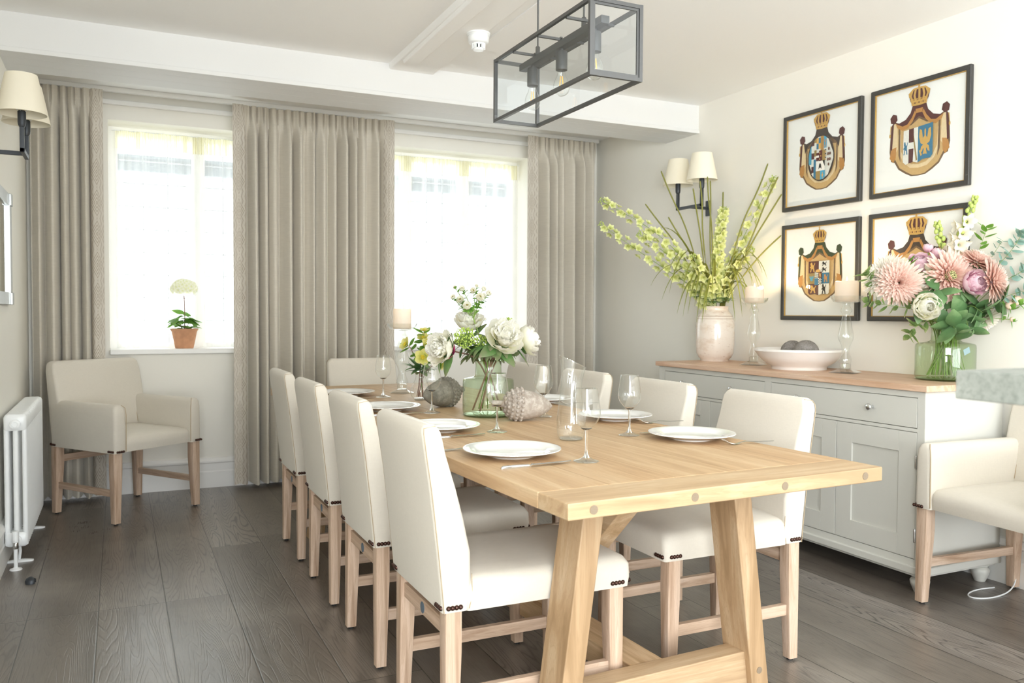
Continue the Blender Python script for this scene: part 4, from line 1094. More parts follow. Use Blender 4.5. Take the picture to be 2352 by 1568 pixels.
# ------------------------------------------------------------------ flowers: materials and builders
Q = random.Random(21)
PM = dict(white=petal_mat('cream_white_petals', '#f3eec4', '#fefdf7', '#fcfaea', .55), pink=petal_mat('lilac_pink_petals', '#d892ae', '#f8e2e8', '#eec4d1'), blush=petal_mat('dusty_peach_petals', '#cf9d8b', '#f8e3d8', '#ecc9bb'),
          ivory=petal_mat('ivory_petals', '#efe6d0', '#fdfaf3'), lime=petal_mat('lime_petals', '#c8d070', '#f3f5c4', '#e5eaa8'), yellow=petal_mat('pale_yellow_petals', '#cfd05a', '#f5eea6', '#ece68a'), hyd=petal_mat('greenish_white_petals', '#eeefcc', '#fefdf8', '#fbfaf0', .6),
          leaf=petal_mat('green_leaves', '#668c50', '#6f9a5a', '#557f48', .22, .45), leafd=petal_mat('dark_rose_leaves', '#527549', '#7f9c6a', '#5d8051', .2, .4), euc=petal_mat('blue_green_eucalyptus', '#8fb0a0', '#a9c6ba', '#9abbb0', .25, .55), lleaf=petal_mat('fresh_green_leaves', '#7fae4e', '#93bb5c', '#74a647', .5, .45), vleaf=petal_mat('variegated_leaves', '#6d8a4e', '#c9cf98', '#7c9757', .25, .5), pleaf=petal_mat('peony_leaves', '#567d48', '#7f8062', '#5f8449', .2, .4),
          grass=petal_mat('olive_grass_blades', '#6f6a2b', '#98a04e', '#858a3e', .25, .5))
M['bead'] = plain('lime_viburnum_buds', '#a6bd55', .6, .2, 60); M['bud'] = plain('green_flower_buds', '#b3c36a', .6, .12, 40); M['budpink'] = plain('pink_tinged_bud', '#ecc9b4', .6, .25, 40); M['stamen'] = plain('yellow_stamens', '#d9c22e', .7, .2, 60); M['eye'] = plain('olive_flower_eye', '#77702f', .7, .2, 60)
M['seed'] = plain('olive_seed_spikes', '#7f8040', .8, .25, 400); M['mumeye'] = plain('pale_green_flower_centre', '#cfcf94', .8, .2, 80); M['fuchsia'] = plain('fuchsia_sepal', '#d8487f', .6, .1, 30)


def place(c, n, up=(0, 0, 1)): return Matrix.Translation(Vector(c)) @ frame(n, up)


def petal(mb, MX, phi, r0, z0, Ln, W, el, curl, cup=.3, nu=4, nv=5, shape=0, ruff=0.0, twist=0):
    """petal leaving the axis of MX at azimuth phi; el: start elevation, curl: how it turns up over its length"""
    rows = []; y, z = r0, z0
    cp_, sp_ = cos(phi), sin(phi); ph = Q.random() * 6
    vs = []; uv = []
    for j in range(nv + 1):
        t = j / nv; e = el + curl * t
        if j: y += Ln / nv * cos(e); z += Ln / nv * sin(e)
        if shape == 0: wv = W * (math.sin(PI * min(1, .12 + .80 * t)) ** .7)           # rounded petal
        elif shape == 1: wv = W * math.sin(PI * (.04 + .93 * t) ** .8) ** .9               # pointed leaf
        elif shape == 2: wv = W * (.35 + .65 * min(1, t * 2.2)) * (1 if t < .75 else max(.05, 1 - ((t - .75) / .25) ** 2 * .8))  # strap
        else: wv = W * (1 - t) ** .6 * min(1, .5 + t * 4)                               # grass blade
        for i in range(nu + 1):
            u = i / nu * 2 - 1; up_ = cup * wv * u * u + ruff * sin(9 * u + ph + 6 * t) * t
            yy = y - sin(e) * up_; zz = z + cos(e) * up_; xx = u * wv + twist * t * Ln
            vs.append(MX @ Vector((xx * sp_ + yy * cp_, -xx * cp_ + yy * sp_, zz))); uv.append((i / nu, t))
    mb.add(vs, [(j * (nu + 1) + i, j * (nu + 1) + i + 1, (j + 1) * (nu + 1) + i + 1, (j + 1) * (nu + 1) + i) for j in range(nv) for i in range(nu)], uv)


def rnd_(a, b): return a + (b - a) * Q.random()


def h_peony(mb, c, n, R):
    MX = place(c, n)
    for k in range(9): petal(mb, MX, k * 2 * PI / 9 + rnd_(-.2, .2), .08 * R, -.45 * R, R * 1.25, R * .48, rnd_(-.15, .15), 1.25, .35, 5, 6, 0, .03 * R)
    for k in range(16): petal(mb, MX, k * 2.4 + rnd_(-.2, .2), .06 * R, -.35 * R, R * rnd_(1.05, 1.25), R * .34, rnd_(.35, .8), rnd_(.7, 1.0), .3, 5, 5, 0, .05 * R)
    for k in range(40):
        q = math.sqrt(k / 40); petal(mb, MX, k * 2.4 + rnd_(-.3, .3), .5 * R * (1 - q) + .02 * R, -.2 * R + .12 * R * q, R * rnd_(.66, .88), R * rnd_(.25, .34), rnd_(.8, 1.2) + .3 * q, rnd_(-.5, .5), .4, 6, 6, 0, .055 * R)


def h_rose(mb, c, n, R):
    MX = place(c, n)
    for k in range(6): petal(mb, MX, k * 2 * PI / 6 + .3, .05 * R, -.5 * R, R * 1.4, R * .60, -.05, 1.65, .35, 5, 7, 0, .02 * R)
    for k in range(9): petal(mb, MX, k * 2 * PI / 9, .05 * R, -.5 * R, R * 1.35, R * .5, .45, 1.6, .4, 5, 6, 0, .02 * R)
    for k in range(34):
        q = k / 34; petal(mb, MX, k * 2.4, (.66 - .62 * q) * R, -.12 * R, R * rnd_(.60, .74), R * (.32 - .12 * q), 1.1 + .35 * q, rnd_(.1, .5), .5, 4, 4, 0, .04 * R)


def h_mum(mb, c, n, R, open_=.25):
    MX = place(c, n)
    for l in range(7):
        q = l / 6; nn = int(32 - 15 * q); Ln = R * (.86 - .42 * q)
        for k in range(nn): petal(mb, MX, (k + .5 * (l % 2)) * 2 * PI / nn + rnd_(-.06, .06), R * open_ * (1 - .8 * q if open_ < .3 else 1 - .5 * q), -.12 * R + .16 * R * q, Ln * rnd_(.9, 1.08), R * .068, -.25 + 1.35 * q + rnd_(-.08, .08), .35 - .3 * q, .65, 2, 5, 2)


def chaikin(p, n=2):
    p = [Vector(q) for q in p]
    for _ in range(n):
        o = [p[0]]
        for a, b in zip(p, p[1:]): o += [a * .75 + b * .25, a * .25 + b * .75]
        p = o + [p[-1]]
    return p


def leaves_on(mb, pts, n, Ln, W, t0=.3, t1=1.0, shape=1, spread=.9, droop=-.5, up=.5):
    for k in range(n):
        t = t0 + (t1 - t0) * (k + .5) / n; f = t * (len(pts) - 1); i = min(int(f), len(pts) - 2); p = pts[i].lerp(pts[i + 1], f - i); d = (pts[i + 1] - pts[i]).normalized()
        petal(mb, place(p, d), k * 2.4 + rnd_(-.4, .4), .003, 0, Ln * rnd_(.75, 1.15), W * rnd_(.85, 1.1), up + rnd_(-.3, .3), droop, -.25, 4, 5, shape)


def flower(name, label, cat, base, neck, c, n, R, head, pm, leaf=None, nleaf=3, sr=.0028, group=None, lw=(.07, .02), stemm='stem', sepals=True, mid=None):
    """one cut stem: origin at its foot in the vase"""
    c = Vector(c); n = Vector(n).normalized(); t = thing(name, label, cat, (0, 0, 0), 0, group)
    pts = chaikin([base, neck] + ([mid] if mid else []) + [c - n * R * .9, c - n * R * .42], 3)
    obj('stem', MB().tube(pts, sr, 7), M[stemm], t)
    mb = MB(); head(mb, c, n, R); obj('flower_head', mb, PM[pm], t)
    if sepals:
        s_ = MB()
        for k in range(5): petal(s_, place(c - n * R * .45, n), k * 1.257, .0, -.05 * R, R * .7, R * .22, .1, .9, .2, 3, 4, 1)
        obj('sepals', s_, PM['leaf'], t)
    if leaf:
        l_ = MB(); leaves_on(l_, pts, nleaf, lw[0], lw[1], .5, .92); obj('leaves', l_, PM[leaf], t)
    return t


def bottle_vase(label, loc, r, hb, rn, hn, mat):
    t = thing('glass_vase', label, 'vase', loc, 0)
    p = [(0, .006), (r * .93, .006), (r * .985, .010), (r, .02), (r, hb * .86), (r * .985, hb * .93), (r * .93, hb * .965), (r * .7, hb * .995), (rn * 1.12, hb * 1.02), (rn, hb * 1.06), (rn * .97, hb + hn * .7), (rn * 1.03, hb + hn * .93), (rn * 1.12, hb + hn)]
    obj('body', MB().lathe(p, 48), mat, t)
    obj('base', MB().lathe([(0, .0), (r * .92, .0), (r * .985, .006), (r * .9, .009), (r * .6, .014), (0, .016)], 48), mat, t)
    lip = MB().lathe([(rn * 1.12 + .003 * cos(a), hb + hn + .003 * sin(a)) for a in [PI / 4 * i for i in range(8)]], 48, closed=True)
    obj('lip', lip, mat, t); return t


# ------------------------------------------------------------------ table centrepiece
VT = Vector((1.342, 3.07, TZ)); bottle_vase('green glass bottle vase on the dining table holding white peonies', VT, .103, .155, .053, .068, M['green'])
NT = VT + Vector((0, 0, .235))


def tb(dx, dy): return VT + Vector((dx, dy, .022))


flower('peony', 'largest white peony, facing the camera over the green vase', 'flower', tb(-.06, .02), NT + Vector((.01, -.02, 0)), (1.362, 2.968, 1.076), (-.05, -.85, .55), .080, h_peony, 'white', 'pleaf', 5, .0035, 'white peonies in the green vase', (.10, .026), 'stem_b')
flower('peony', 'white peony at the right side of the bouquet, turned to the sideboard', 'flower', tb(-.05, -.03), NT + Vector((.03, 0, 0)), (1.480, 3.008, 1.062), (.75, -.25, .35), .068, h_peony, 'white', 'pleaf', 5, .0035, 'white peonies in the green vase', (.10, .026), 'stem_b')
flower('peony', 'white peony at the back of the green vase, just under the ranunculus', 'flower', tb(.04, -.04), NT + Vector((-.01, .02, 0)), (1.305, 3.185, 1.132), (-.2, -.35, .9), .068, h_peony, 'white', 'pleaf', 4, .0035, 'white peonies in the green vase', (.10, .026), 'stem_b')
t = flower('peony', 'white peony with pink outer petals, leaning over the small hellebore vase', 'flower', tb(.05, .03), NT + Vector((-.035, 0, 0)), (1.158, 3.107, 1.031), (-.85, -.4, .2), .073, h_peony, 'white', 'pleaf', 4, .0035, 'white peonies in the green vase', (.10, .026), 'stem_b')
mb = MB()
for k in range(4): petal(mb, place((1.205, 3.127, 1.02), (-.85, -.4, .2)), k * 1.6 + .3, .0, -.008, .062, .024, .2, .9, .3, 4, 5, 0)
obj('pink_guard_petals', mb, M['fuchsia'], t, label='deep pink outer petals')


def viburnum(label, c, R, base, neck, n=150):
    t = thing('viburnum', label, 'flower', (0, 0, 0)); c = Vector(c); st = MB().tube(chaikin([base, neck, c - Vector((0, 0, R * .8))], 2), .0022, 6); bd = MB()
    for k in range(n):
        d = Vector((Q.gauss(0, 1), Q.gauss(0, 1), Q.gauss(.25, 1))).normalized(); p = c + d * R * rnd_(.72, 1.05) * (1, .85, .8)[0]
        bd.ball(p, rnd_(.0022, .0036), 6, 4)
        if k % 4 == 0: st.tube([c - Vector((0, 0, R * .7)), c + d * R * .45, p], .0008, 4)
    obj('stem', st, M['stem'], t); obj('bud_cluster', bd, M['bead'], t)


viburnum('lime green viburnum head between the left peony and the big peony', (1.235, 3.061, 1.073), .043, tb(.02, .05), NT + Vector((-.02, -.02, 0)), 240)
viburnum('smaller lime viburnum head tucked under the back peony', (1.304, 3.050, 1.052), .032, tb(.0, .06), NT + Vector((-.01, -.03, 0)), 150)
viburnum('tiny lime viburnum tip showing above the big peony', (1.446, 3.10, 1.138), .017, tb(-.02, .05), NT + Vector((.02, .02, 0)), 60)
# ranunculus spray
t = thing('ranunculus_spray', 'spray of small white ranunculus rising above the peonies', 'flower', (0, 0, 0)); st = MB(); lv = MB(); root = Vector((1.305, 3.14, 1.15))
st.tube(chaikin([tb(.01, -.06), NT + Vector((0, .02, 0)), root], 2), .0025, 6)
for x, y, z, r in ((1.25, 3.148, 1.222, .0165), (1.312, 3.097, 1.234, .018), (1.26, 3.098, 1.197, .018), (1.228, 3.17, 1.234, .0115), (1.264, 3.165, 1.268, .0115), (1.3, 3.137, 1.261, .0135), (1.343, 3.128, 1.269, .011), (1.356, 3.11, 1.251, .0125), (1.339, 3.118, 1.24, .011), (1.242, 3.187, 1.275, .008), (1.321, 3.15, 1.281, .0085)):
    c = Vector((x, y, z)); mid = root.lerp(c, .55) + Vector((rnd_(-.01, .01), 0, rnd_(.0, .015))); st.tube(chaikin([root, mid, c], 2), .0013, 5)
    n = Vector((x - 1.30, -.10, rnd_(.03, .10))); fl = MB(); MX = place(c, n); r *= 1.45
    for k in range(7): petal(fl, MX, k * .9, .0, -r * .4, r * 1.25, r * .55, .15, 1.35, .3, 4, 4, 0)
    for k in range(6): petal(fl, MX, k * 1.05 + .4, .0, -r * .3, r * .95, r * .4, .7, .9, .3, 3, 4, 0)
    h = obj('flower_head', fl, PM['white'], t); obj('eye', MB().ball(c + n.normalized() * r * .25, r * .26, 8, 6), M['eye'], h)
    for k in range(9): petal(lv, place(root.lerp(mid, .4 + .6 * Q.random()).lerp(c, Q.random() * .9), (c - mid)), k * 1.7, 0, 0, .028, .0065, .6, -.6, .2, 2, 3, 1)
obj('stem', st, M['stem'], t); obj('leaves', lv, PM['lleaf'], t)
t = thing('foliage_stem', 'peony foliage collar drooping over the neck of the green table vase', 'foliage', (0, 0, 0)); lv = MB(); st = MB()
for k in range(20):
    a = 2 * PI * k / 20 + .2; b = NT + Vector((.035 * cos(a), .035 * sin(a), .01)); st.tube([NT + Vector((0, 0, -.06)), b, b + Vector((.03 * cos(a), .03 * sin(a), .02))], .0014, 5)
    for j in (-.45, 0, .45): petal(lv, place(b, (0, 0, 1)), a + j, .02, .012 + rnd_(-.01, .03), rnd_(.075, .115), rnd_(.014, .022), rnd_(.2, .7), rnd_(-1.7, -1.2), -.2, 4, 6, 1)
obj('leaves', lv, PM['pleaf'], t); obj('stem', st, M['stem_b'], t)

# small vase of hellebores
VH = Vector((1.288, 3.745, TZ)); t = thing('bud_vase', 'small clear glass bud vase of yellow hellebores', 'vase', VH)
obj('body', MB().lathe([(0, .008), (.035, .008), (.046, .02), (.05, .038), (.047, .056), (.036, .078), (.026, .098), (.0235, .112), (.026, .124), (.032, .134)], 36), M['thin'], t)
obj('base', MB().lathe([(0, 0), (.03, 0), (.032, .004), (.033, .009), (.02, .012), (0, .011)], 32), M['thin'], t)
NH = VH + Vector((0, 0, .128))


def h_hell(mb, c, n, R):
    MX = place(c, n)
    for k in range(5): petal(mb, MX, k * 1.257 + rnd_(-.1, .1), .0, -.25 * R, R * 1.1, R * .52, .25, .35, .3, 5, 5, 0, .02 * R)


for (x, y, z), n, R, l in (((1.282, 3.700, .964), (-.25, -.9, .25), .036, 'pale yellow hellebore facing the camera above the bud vase'), ((1.314, 3.722, 1.02), (.3, -.8, .5), .034, 'yellow hellebore in the middle of the bud vase spray'), ((1.302, 3.751, 1.054), (-.2, -.5, .8), .029, 'yellow hellebore second from the top of the spray'), ((1.309, 3.759, 1.089), (-.1, -.3, .9), .021, 'half-open hellebore at the top of the spray'),
                      ((1.216, 3.757, 1.024), (-.8, -.2, .4), .030, 'hellebore leaning out towards the table candlestick'), ((1.345, 3.694, .966), (.4, -.8, .0), .028, 'yellow hellebore under the pink-backed peony'), ((1.373, 3.669, .930), (.7, -.4, -.5), .028, 'drooping yellow hellebore lowest in the bud vase')):
    n = Vector(n).normalized(); c = Vector((x, y, z)); R *= 1.15
    t = flower('hellebore', l, 'flower', VH + Vector((rnd_(-.02, .02), rnd_(-.02, .02), .015)), NH + Vector((rnd_(-.012, .012), rnd_(-.012, .012), 0)), c, n, R, h_hell, 'yellow', 'lleaf', 5, .0017, 'yellow hellebores in the bud vase', (.055, .017), 'stem_b', False)
    mb = MB()
    for k in range(16): mb.ball(c + Matrix.Rotation(k * 2.4, 3, n) @ (frame(n).to_3x3() @ Vector((R * .26 * math.sqrt(k / 16), 0, R * .12))), R * .07, 5, 4)
    obj('stamens', mb, M['stamen'], t)
t = thing('foliage_stem', 'dark fingered leaves at the neck of the bud vase', 'foliage', (0, 0, 0)); lv = MB()
for k in range(20): petal(lv, place(NH, (0, 0, 1)), k * .62, .008, rnd_(0, .03), rnd_(.06, .095), .015, rnd_(.1, .9), rnd_(-1.0, -.2), -.2, 4, 5, 1)
for k in range(4): petal(lv, place(NH + Vector((0, 0, .03)), (-.5, -.2, .8)), k * 1.5, .008, .0, .055, .017, .3, -.6, -.2, 4, 5, 1)
obj('leaves', lv, PM['leafd'], t); obj('stem', MB().tube([VH + Vector((.01, .005, .02)), NH, NH + Vector((-.01, 0, .04))], .002, 6), M['stem'], t)

# ------------------------------------------------------------------ potted hydrangea on the sill
PB = Vector((.393, 5.955, .928)); t = thing('flower_pot', 'weathered terracotta pot on the window sill', 'plant pot', PB)
obj('pot', MB().lathe([(0, .004), (.052, .004), (.055, 0), (.058, .004), (.080, .112), (.088, .124), (.089, .131), (.083, .131), (.076, .115), (.07, .10), (0, .10)], 40), M['terracotta'], t)
obj('soil', MB().lathe([(.074, .100), (.05, .106), (0, .108)], 24), plain('dark_soil', '#4a3f33', .95, .3, 90, .5), t)
t = thing('hydrangea', 'hydrangea plant with one greenish white mophead in the terracotta pot', 'plant', PB + Vector((0, 0, .1)))
st = MB().tube(chaikin([(0, 0, -.0), (.004, 0, .10), (.0, 0, .25)], 2), .0032, 7); lv = MB()
for k, (a, l, e, z) in enumerate([(PI, .085, .9, .0), (PI * .8, .07, .4, .01), (PI * 1.15, .08, .6, .02), (.1, .08, .9, .0), (-.4, .07, .5, .01), (.5, .08, .7, .01), (-1.2, .05, .7, .01), (1.9, .06, .8, .0)]):
    p1 = Vector((cos(a) * l * cos(e), sin(a) * l * .6 * cos(e), z + .03 + l * sin(e))); st.tube(chaikin([(0, 0, 0), p1 * .5 + Vector((0, 0, .02)), p1], 2), .0017, 6)
    for j in range(3): petal(lv, place(p1, p1.normalized()), j * 2.1 + a + k, .002, 0, rnd_(.06, .085), rnd_(.022, .032), rnd_(-.1, .5), rnd_(-.9, -.3), -.2, 4, 6, 1)
for k in range(7): petal(lv, place((0, 0, .03), (0, 0, 1)), k * .9 + .2, .01, rnd_(-.01, .02), rnd_(.085, .115), rnd_(.026, .034), rnd_(.2, .8), rnd_(-1.3, -.7), -.2, 4, 6, 1)
for k in range(3): petal(lv, place((.01, -.02, .09 + .02 * k), (.3, -.5, .8)), -.4 + 1.4 * k, .01, 0, .085, .034, .2, -.7, -.2, 4, 6, 1)
obj('stem', st, M['stem_b'], t); obj('leaves', lv, PM['lleaf'], t); mb = MB(); c = Vector((0, 0, .295))
for k in range(120):
    z = 1 - 1.45 * (k + .5) / 120; a = k * 2.39996; d = Vector((cos(a) * math.sqrt(max(0, 1 - z * z)), sin(a) * math.sqrt(max(0, 1 - z * z)), z)); p = c + Vector((d.x * .085, d.y * .075, d.z * .062)) * rnd_(.92, 1.05)
    for j in range(4): petal(mb, place(p, d), j * PI / 2 + k, .0005, 0, .0165, .0095, .3, -.3, .2, 2, 3, 0)
obj('flower_head', mb, PM['hyd'], t)

# ------------------------------------------------------------------ big bouquet on the sideboard
VB = Vector((3.358, 2.560, SZ)); t = bottle_vase('large green glass bottle vase with a pink bouquet on the sideboard', VB, .124, .170, .060, .072, M['green'])
obj('hanging_label', MB().box(-.02, -.0005, -.013, .02, .0005, .013, Matrix.Translation((-.03, -.127, .135)) @ Matrix.Rotation(-.35, 4, 'Y')), plain('grey_blue_card', '#8fa8ab', .7), t)
NB = VB + Vector((0, 0, .235))


def bb(): a = rnd_(0, 6.28); r = rnd_(.03, .09); return VB + Vector((r * cos(a), r * sin(a), .02))


def nb(c): d = (Vector(c) - NB); d.z = 0; return NB + d.normalized() * rnd_(.02, .042)


def bq(name, label, c, n, R, head, pm, leaf=None, nl=3, group=None, **k): return flower(name, label, 'flower', bb(), nb(c), c, n, R, head, pm, leaf, nl, .003, group, **k)


bq('chrysanthemum', 'peach chrysanthemum at the left side of the big bouquet', (3.085, 2.585, 1.314), (-.7, -.65, -.05), .108, lambda m, c, n, R: h_mum(m, c, n, R, .16), 'blush', 'leafd', 2, 'peach chrysanthemums')
t = bq('chrysanthemum', 'peach chrysanthemum with an open pale centre, in the middle of the bouquet', (3.268, 2.471, 1.345), (-.3, -.9, .15), .104, lambda m, c, n, R: h_mum(m, c, n, R, .38), 'blush', None, 0, 'peach chrysanthemums')
mb = MB(); MX = place((3.268, 2.471, 1.345), (-.3, -.9, .15))
for k in range(60): r = .034 * math.sqrt(k / 60); mb.ball(MX @ Vector((r * cos(k * 2.4), r * sin(k * 2.4), .012 - r * .2)), .0036, 5, 4)
obj('flower_centre', mb, M['mumeye'], t)
bq('chrysanthemum', 'peach chrysanthemum at the wall side of the bouquet', (3.385, 2.350, 1.318), (.35, -.85, .1), .098, h_mum, 'blush', None, 0, 'peach chrysanthemums')
bq('chrysanthemum', 'peach chrysanthemum at the top back of the bouquet', (3.385, 2.43, 1.412), (.1, -.5, .8), .085, h_mum, 'blush', None, 0, 'peach chrysanthemums')
bq('chrysanthemum', 'ivory chrysanthemum behind the leftmost peach one', (3.075, 2.665, 1.352), (-.8, .1, .45), .105, h_mum, 'ivory', None, 0)
bq('chrysanthemum', 'ivory chrysanthemum hanging low at the wall side of the bouquet', (3.415, 2.408, 1.150), (.25, -.6, -.75), .078, h_mum, 'ivory', None, 0)
bq('peony', 'lilac pink peony above the left chrysanthemum', (3.24, 2.608, 1.400), (-.45, -.5, .75), .062, h_rose, 'pink', 'lleaf', 3)
t = bq('garden_rose', 'full pink garden rose facing the camera in the bouquet', (3.302, 2.390, 1.312), (-.25, -.95, .12), .067, h_rose, 'pink', 'leafd', 4, lw=(.07, .024))
bq('garden_rose', 'full cream garden rose low at the front of the bouquet', (3.110, 2.470, 1.211), (-.45, -.85, -.05), .071, h_rose, 'white', 'leafd', 4, lw=(.07, .024))
bq('garden_rose', 'cream rose half hidden between the two peach chrysanthemums', (3.185, 2.55, 1.312), (-.5, -.75, .2), .054, h_rose, 'white', None, 0)


def h_bud(mb, c, n, R):
    MX = place(c, n)
    for l in range(2):
        for k in range(5): petal(mb, MX, k * 1.257 + .6 * l, .0, -R, R * 2.3, R * .75, -.0 + .1 * l, 1.9, .4, 4, 6, 0)


for c, n, R, pm, l in (((3.293, 2.608, 1.474), (-.2, -.2, 1), .021, 'pink', 'narrow pink bud standing above the lilac peony'), ((3.315, 2.576, 1.447), (.1, -.4, .9), .028, 'pink', 'fat lilac bud beside the narrow one'),
                       ((3.172, 2.457, 1.228), (.2, -.9, .1), .024, 'white', 'round cream bud touching the cream rose'), ((3.415, 2.390, 1.302), (.2, -.9, .2), .027, 'pink', 'lilac bud beside the pink garden rose'),
                       ((3.222, 2.548, 1.385), (-.3, -.6, .7), .017, 'white', 'small half-green bud in front of the lilac peony')):
    bq('flower_bud', l, c, n, R, h_bud, pm, None, 0)

for c, l in (((3.468, 2.339, 1.219), 'round green and pink bud on a stalk at the wall side of the bouquet'), ((3.474, 2.310, 1.238), 'smaller pink-tipped bud above the round green one'), ((3.474, 2.330, 1.157), 'tiny pink bud lowest at the wall side of the bouquet')):
    t = thing('peony_bud', l, 'flower', (0, 0, 0)); r = .019 if 'round green' in l else (.014 if 'smaller' in l else .010); c = Vector(c)
    obj('bud', MB().ball(c, r, 14, 10, (1, 1, 1.08)), M['budpink'], t)
    s_ = MB()
    for k in range(4): petal(s_, place(c - Vector((0, 0, r)), (.3, -.3, .8)), k * 1.6, 0, -.001, r * 2.4, r * .7, .1, 1.2, .3, 3, 4, 1)
    obj('sepals', s_, PM['lleaf'], t)
    pts = chaikin([bb(), nb(c), c.lerp(NB, .4) + Vector((0, 0, .02)), c], 2); obj('stem', MB().tube(pts, .0018, 6), M['stem'], t)
    l_ = MB(); leaves_on(l_, pts, 3, .05, .010, .75, 1); obj('leaves', l_, PM['lleaf'], t)


def foxglove(label, pts, nb_, nf):
    t = thing('foxglove', label, 'flower', (0, 0, 0)); p = chaikin(pts, 3); obj('stem', MB().tube(p, [.0035 - .0022 * i / (len(p) - 1) for i in range(len(p))], 7), M['stem'], t)
    bd = MB(); fl = MB(); L_ = len(p) - 1
    for k in range(nb_):
        f = .70 + .30 * k / nb_; i = min(int(f * L_), L_ - 1); q = p[i].lerp(p[i + 1], f * L_ - i); d = (p[i + 1] - p[i]).normalized(); o = Matrix.Rotation(k * 2.4, 3, d) @ frame(d).to_3x3() @ Vector((1, 0, 0)); r = .011 - .0055 * k / nb_
        bd.tube([q, q + o * .008 + d * .004], .0012, 5); bd.ball(q + o * (.005 + r * .8) + d * .006, r, 8, 6, (1, 1, 1.35))
    for k in range(nf):
        f = .50 + .30 * k / nf; i = min(int(f * L_), L_ - 1); q = p[i].lerp(p[i + 1], f * L_ - i); d = (p[i + 1] - p[i]).normalized(); o = Matrix.Rotation(k * 2.1 + 2.5, 3, d) @ frame(d).to_3x3() @ Vector((1, 0, 0)); o = (o + Vector((-.3, -.5, -.25))).normalized()
        MX = place(q + o * .01, o); fl = MB()
        for j in range(5): petal(fl, MX, j * 1.257, .006, 0, .045, .0155, 1.35, -.75, .35, 4, 5, 0)
        obj('bell', fl, PM['ivory'], t)
    obj('buds', bd, M['bud'], t)


foxglove('tall white foxglove with green buds rising above the bouquet', [VB + Vector((.02, .03, .02)), NB + Vector((0, .01, 0)), (3.359, 2.53, 1.394), (3.395, 2.525, 1.53), (3.478, 2.520, 1.70)], 26, 13)
foxglove('shorter green-budded foxglove beside the tall one', [VB + Vector((-.02, .04, .02)), NB + Vector((-.01, .02, 0)), (3.345, 2.57, 1.44), (3.338, 2.60, 1.588)], 18, 3)


def spray(name, label, pts, pm, n, Ln, W, t0=.45, shape=1, sr=.0018, up=.6, droop=-.4, stemm='stem'):
    t = thing(name, label, 'foliage', (0, 0, 0)); p = chaikin(pts, 3); obj('stem', MB().tube(p, [sr * (1 - .6 * i / (len(p) - 1)) for i in range(len(p))], 6), M[stemm], t)
    l_ = MB(); leaves_on(l_, p, n, Ln, W, t0, 1, shape, .9, droop, up); obj('leaves', l_, PM[pm], t); return t


spray('eucalyptus_stem', 'blue-green eucalyptus stem reaching highest against the wall', [bb(), NB + Vector((.03, -.01, 0)), (3.43, 2.43, 1.34), (3.462, 2.34, 1.44), (3.468, 2.290, 1.525)], 'euc', 22, .042, .019, .5, 0)
spray('eucalyptus_stem', 'eucalyptus stem curving out to the bouquet edge over the stone worktop', [bb(), NB + Vector((.03, -.02, 0)), (3.44, 2.40, 1.30), (3.465, 2.28, 1.36), (3.47, 2.20, 1.43)], 'euc', 22, .042, .019, .5, 0)
spray('eucalyptus_stem', 'lower eucalyptus stem beside the stalked buds', [bb(), NB + Vector((.03, -.03, 0)), (3.43, 2.36, 1.25), (3.468, 2.25, 1.285)], 'euc', 16, .040, .018, .5, 0)
spray('foliage_stem', 'pale leafy twig to the right of the tall foxglove', [bb(), NB + Vector((.02, 0, 0)), (3.43, 2.48, 1.40), (3.465, 2.45, 1.56)], 'lleaf', 13, .05, .013, .6)
spray('foliage_stem', 'thin leafy twig between the foxglove and the eucalyptus', [bb(), NB + Vector((.03, 0, 0)), (3.44, 2.44, 1.38), (3.47, 2.38, 1.50)], 'euc', 12, .035, .010, .6)
spray('foliage_stem', 'variegated sprig curving down at the left of the bouquet', [bb(), nb((3.0, 2.6, 1.2)), (3.16, 2.55, 1.20), (3.05, 2.62, 1.215), (2.985, 2.66, 1.235)], 'vleaf', 18, .05, .014, .5)
spray('foliage_stem', 'variegated sprig behind the leftmost chrysanthemum', [bb(), nb((3.0, 2.6, 1.2)), (3.15, 2.62, 1.25), (3.03, 2.68, 1.30), (2.995, 2.69, 1.36)], 'vleaf', 14, .05, .014, .6)
spray('foliage_stem', 'drooping variegated sprig under the cream rose', [bb(), nb((3.1, 2.5, 1.2)), (3.20, 2.50, 1.16), (3.12, 2.52, 1.13), (3.085, 2.53, 1.085)], 'vleaf', 14, .05, .014, .5)
spray('foliage_stem', 'bright green leaves above the left chrysanthemum', [bb(), NB + Vector((-.02, 0, 0)), (3.2, 2.6, 1.30), (3.17, 2.62, 1.40)], 'lleaf', 7, .07, .012, .75)
for pts, l in (([bb(), NB + Vector((-.02, -.03, 0)), (3.23, 2.44, 1.17), (3.20, 2.40, 1.12)], 'dark rose leaves hanging over the neck of the big vase'), ([bb(), NB + Vector((0, -.03, 0)), (3.29, 2.42, 1.19), (3.262, 2.375, 1.10)], 'rose leaf spray drooping lowest at the vase neck'),
               ([bb(), NB + Vector((.01, -.03, 0)), (3.31, 2.42, 1.23), (3.325, 2.36, 1.185)], 'broad rose leaves under the pink garden rose'), ([bb(), NB + Vector((.02, -.03, 0)), (3.36, 2.40, 1.24), (3.41, 2.33, 1.23)], 'rose leaves between the pink rose and the stalked buds'),
               ([bb(), NB + Vector((-.03, -.02, 0)), (3.20, 2.50, 1.24), (3.175, 2.46, 1.285)], 'dark rose leaves between the cream rose and the middle chrysanthemum')):
    spray('rose_foliage', l, pts, 'leafd', 8, .095, .031, .55, 1, .002, .5, -.6)

# ------------------------------------------------------------------ delphiniums and grass in the glazed jar
VJ = Vector((3.36, 4.165, SZ)); NJ = VJ + Vector((0, 0, .335))


def jb(): return VJ + Vector((rnd_(-.04, .04), rnd_(-.04, .04), .04))


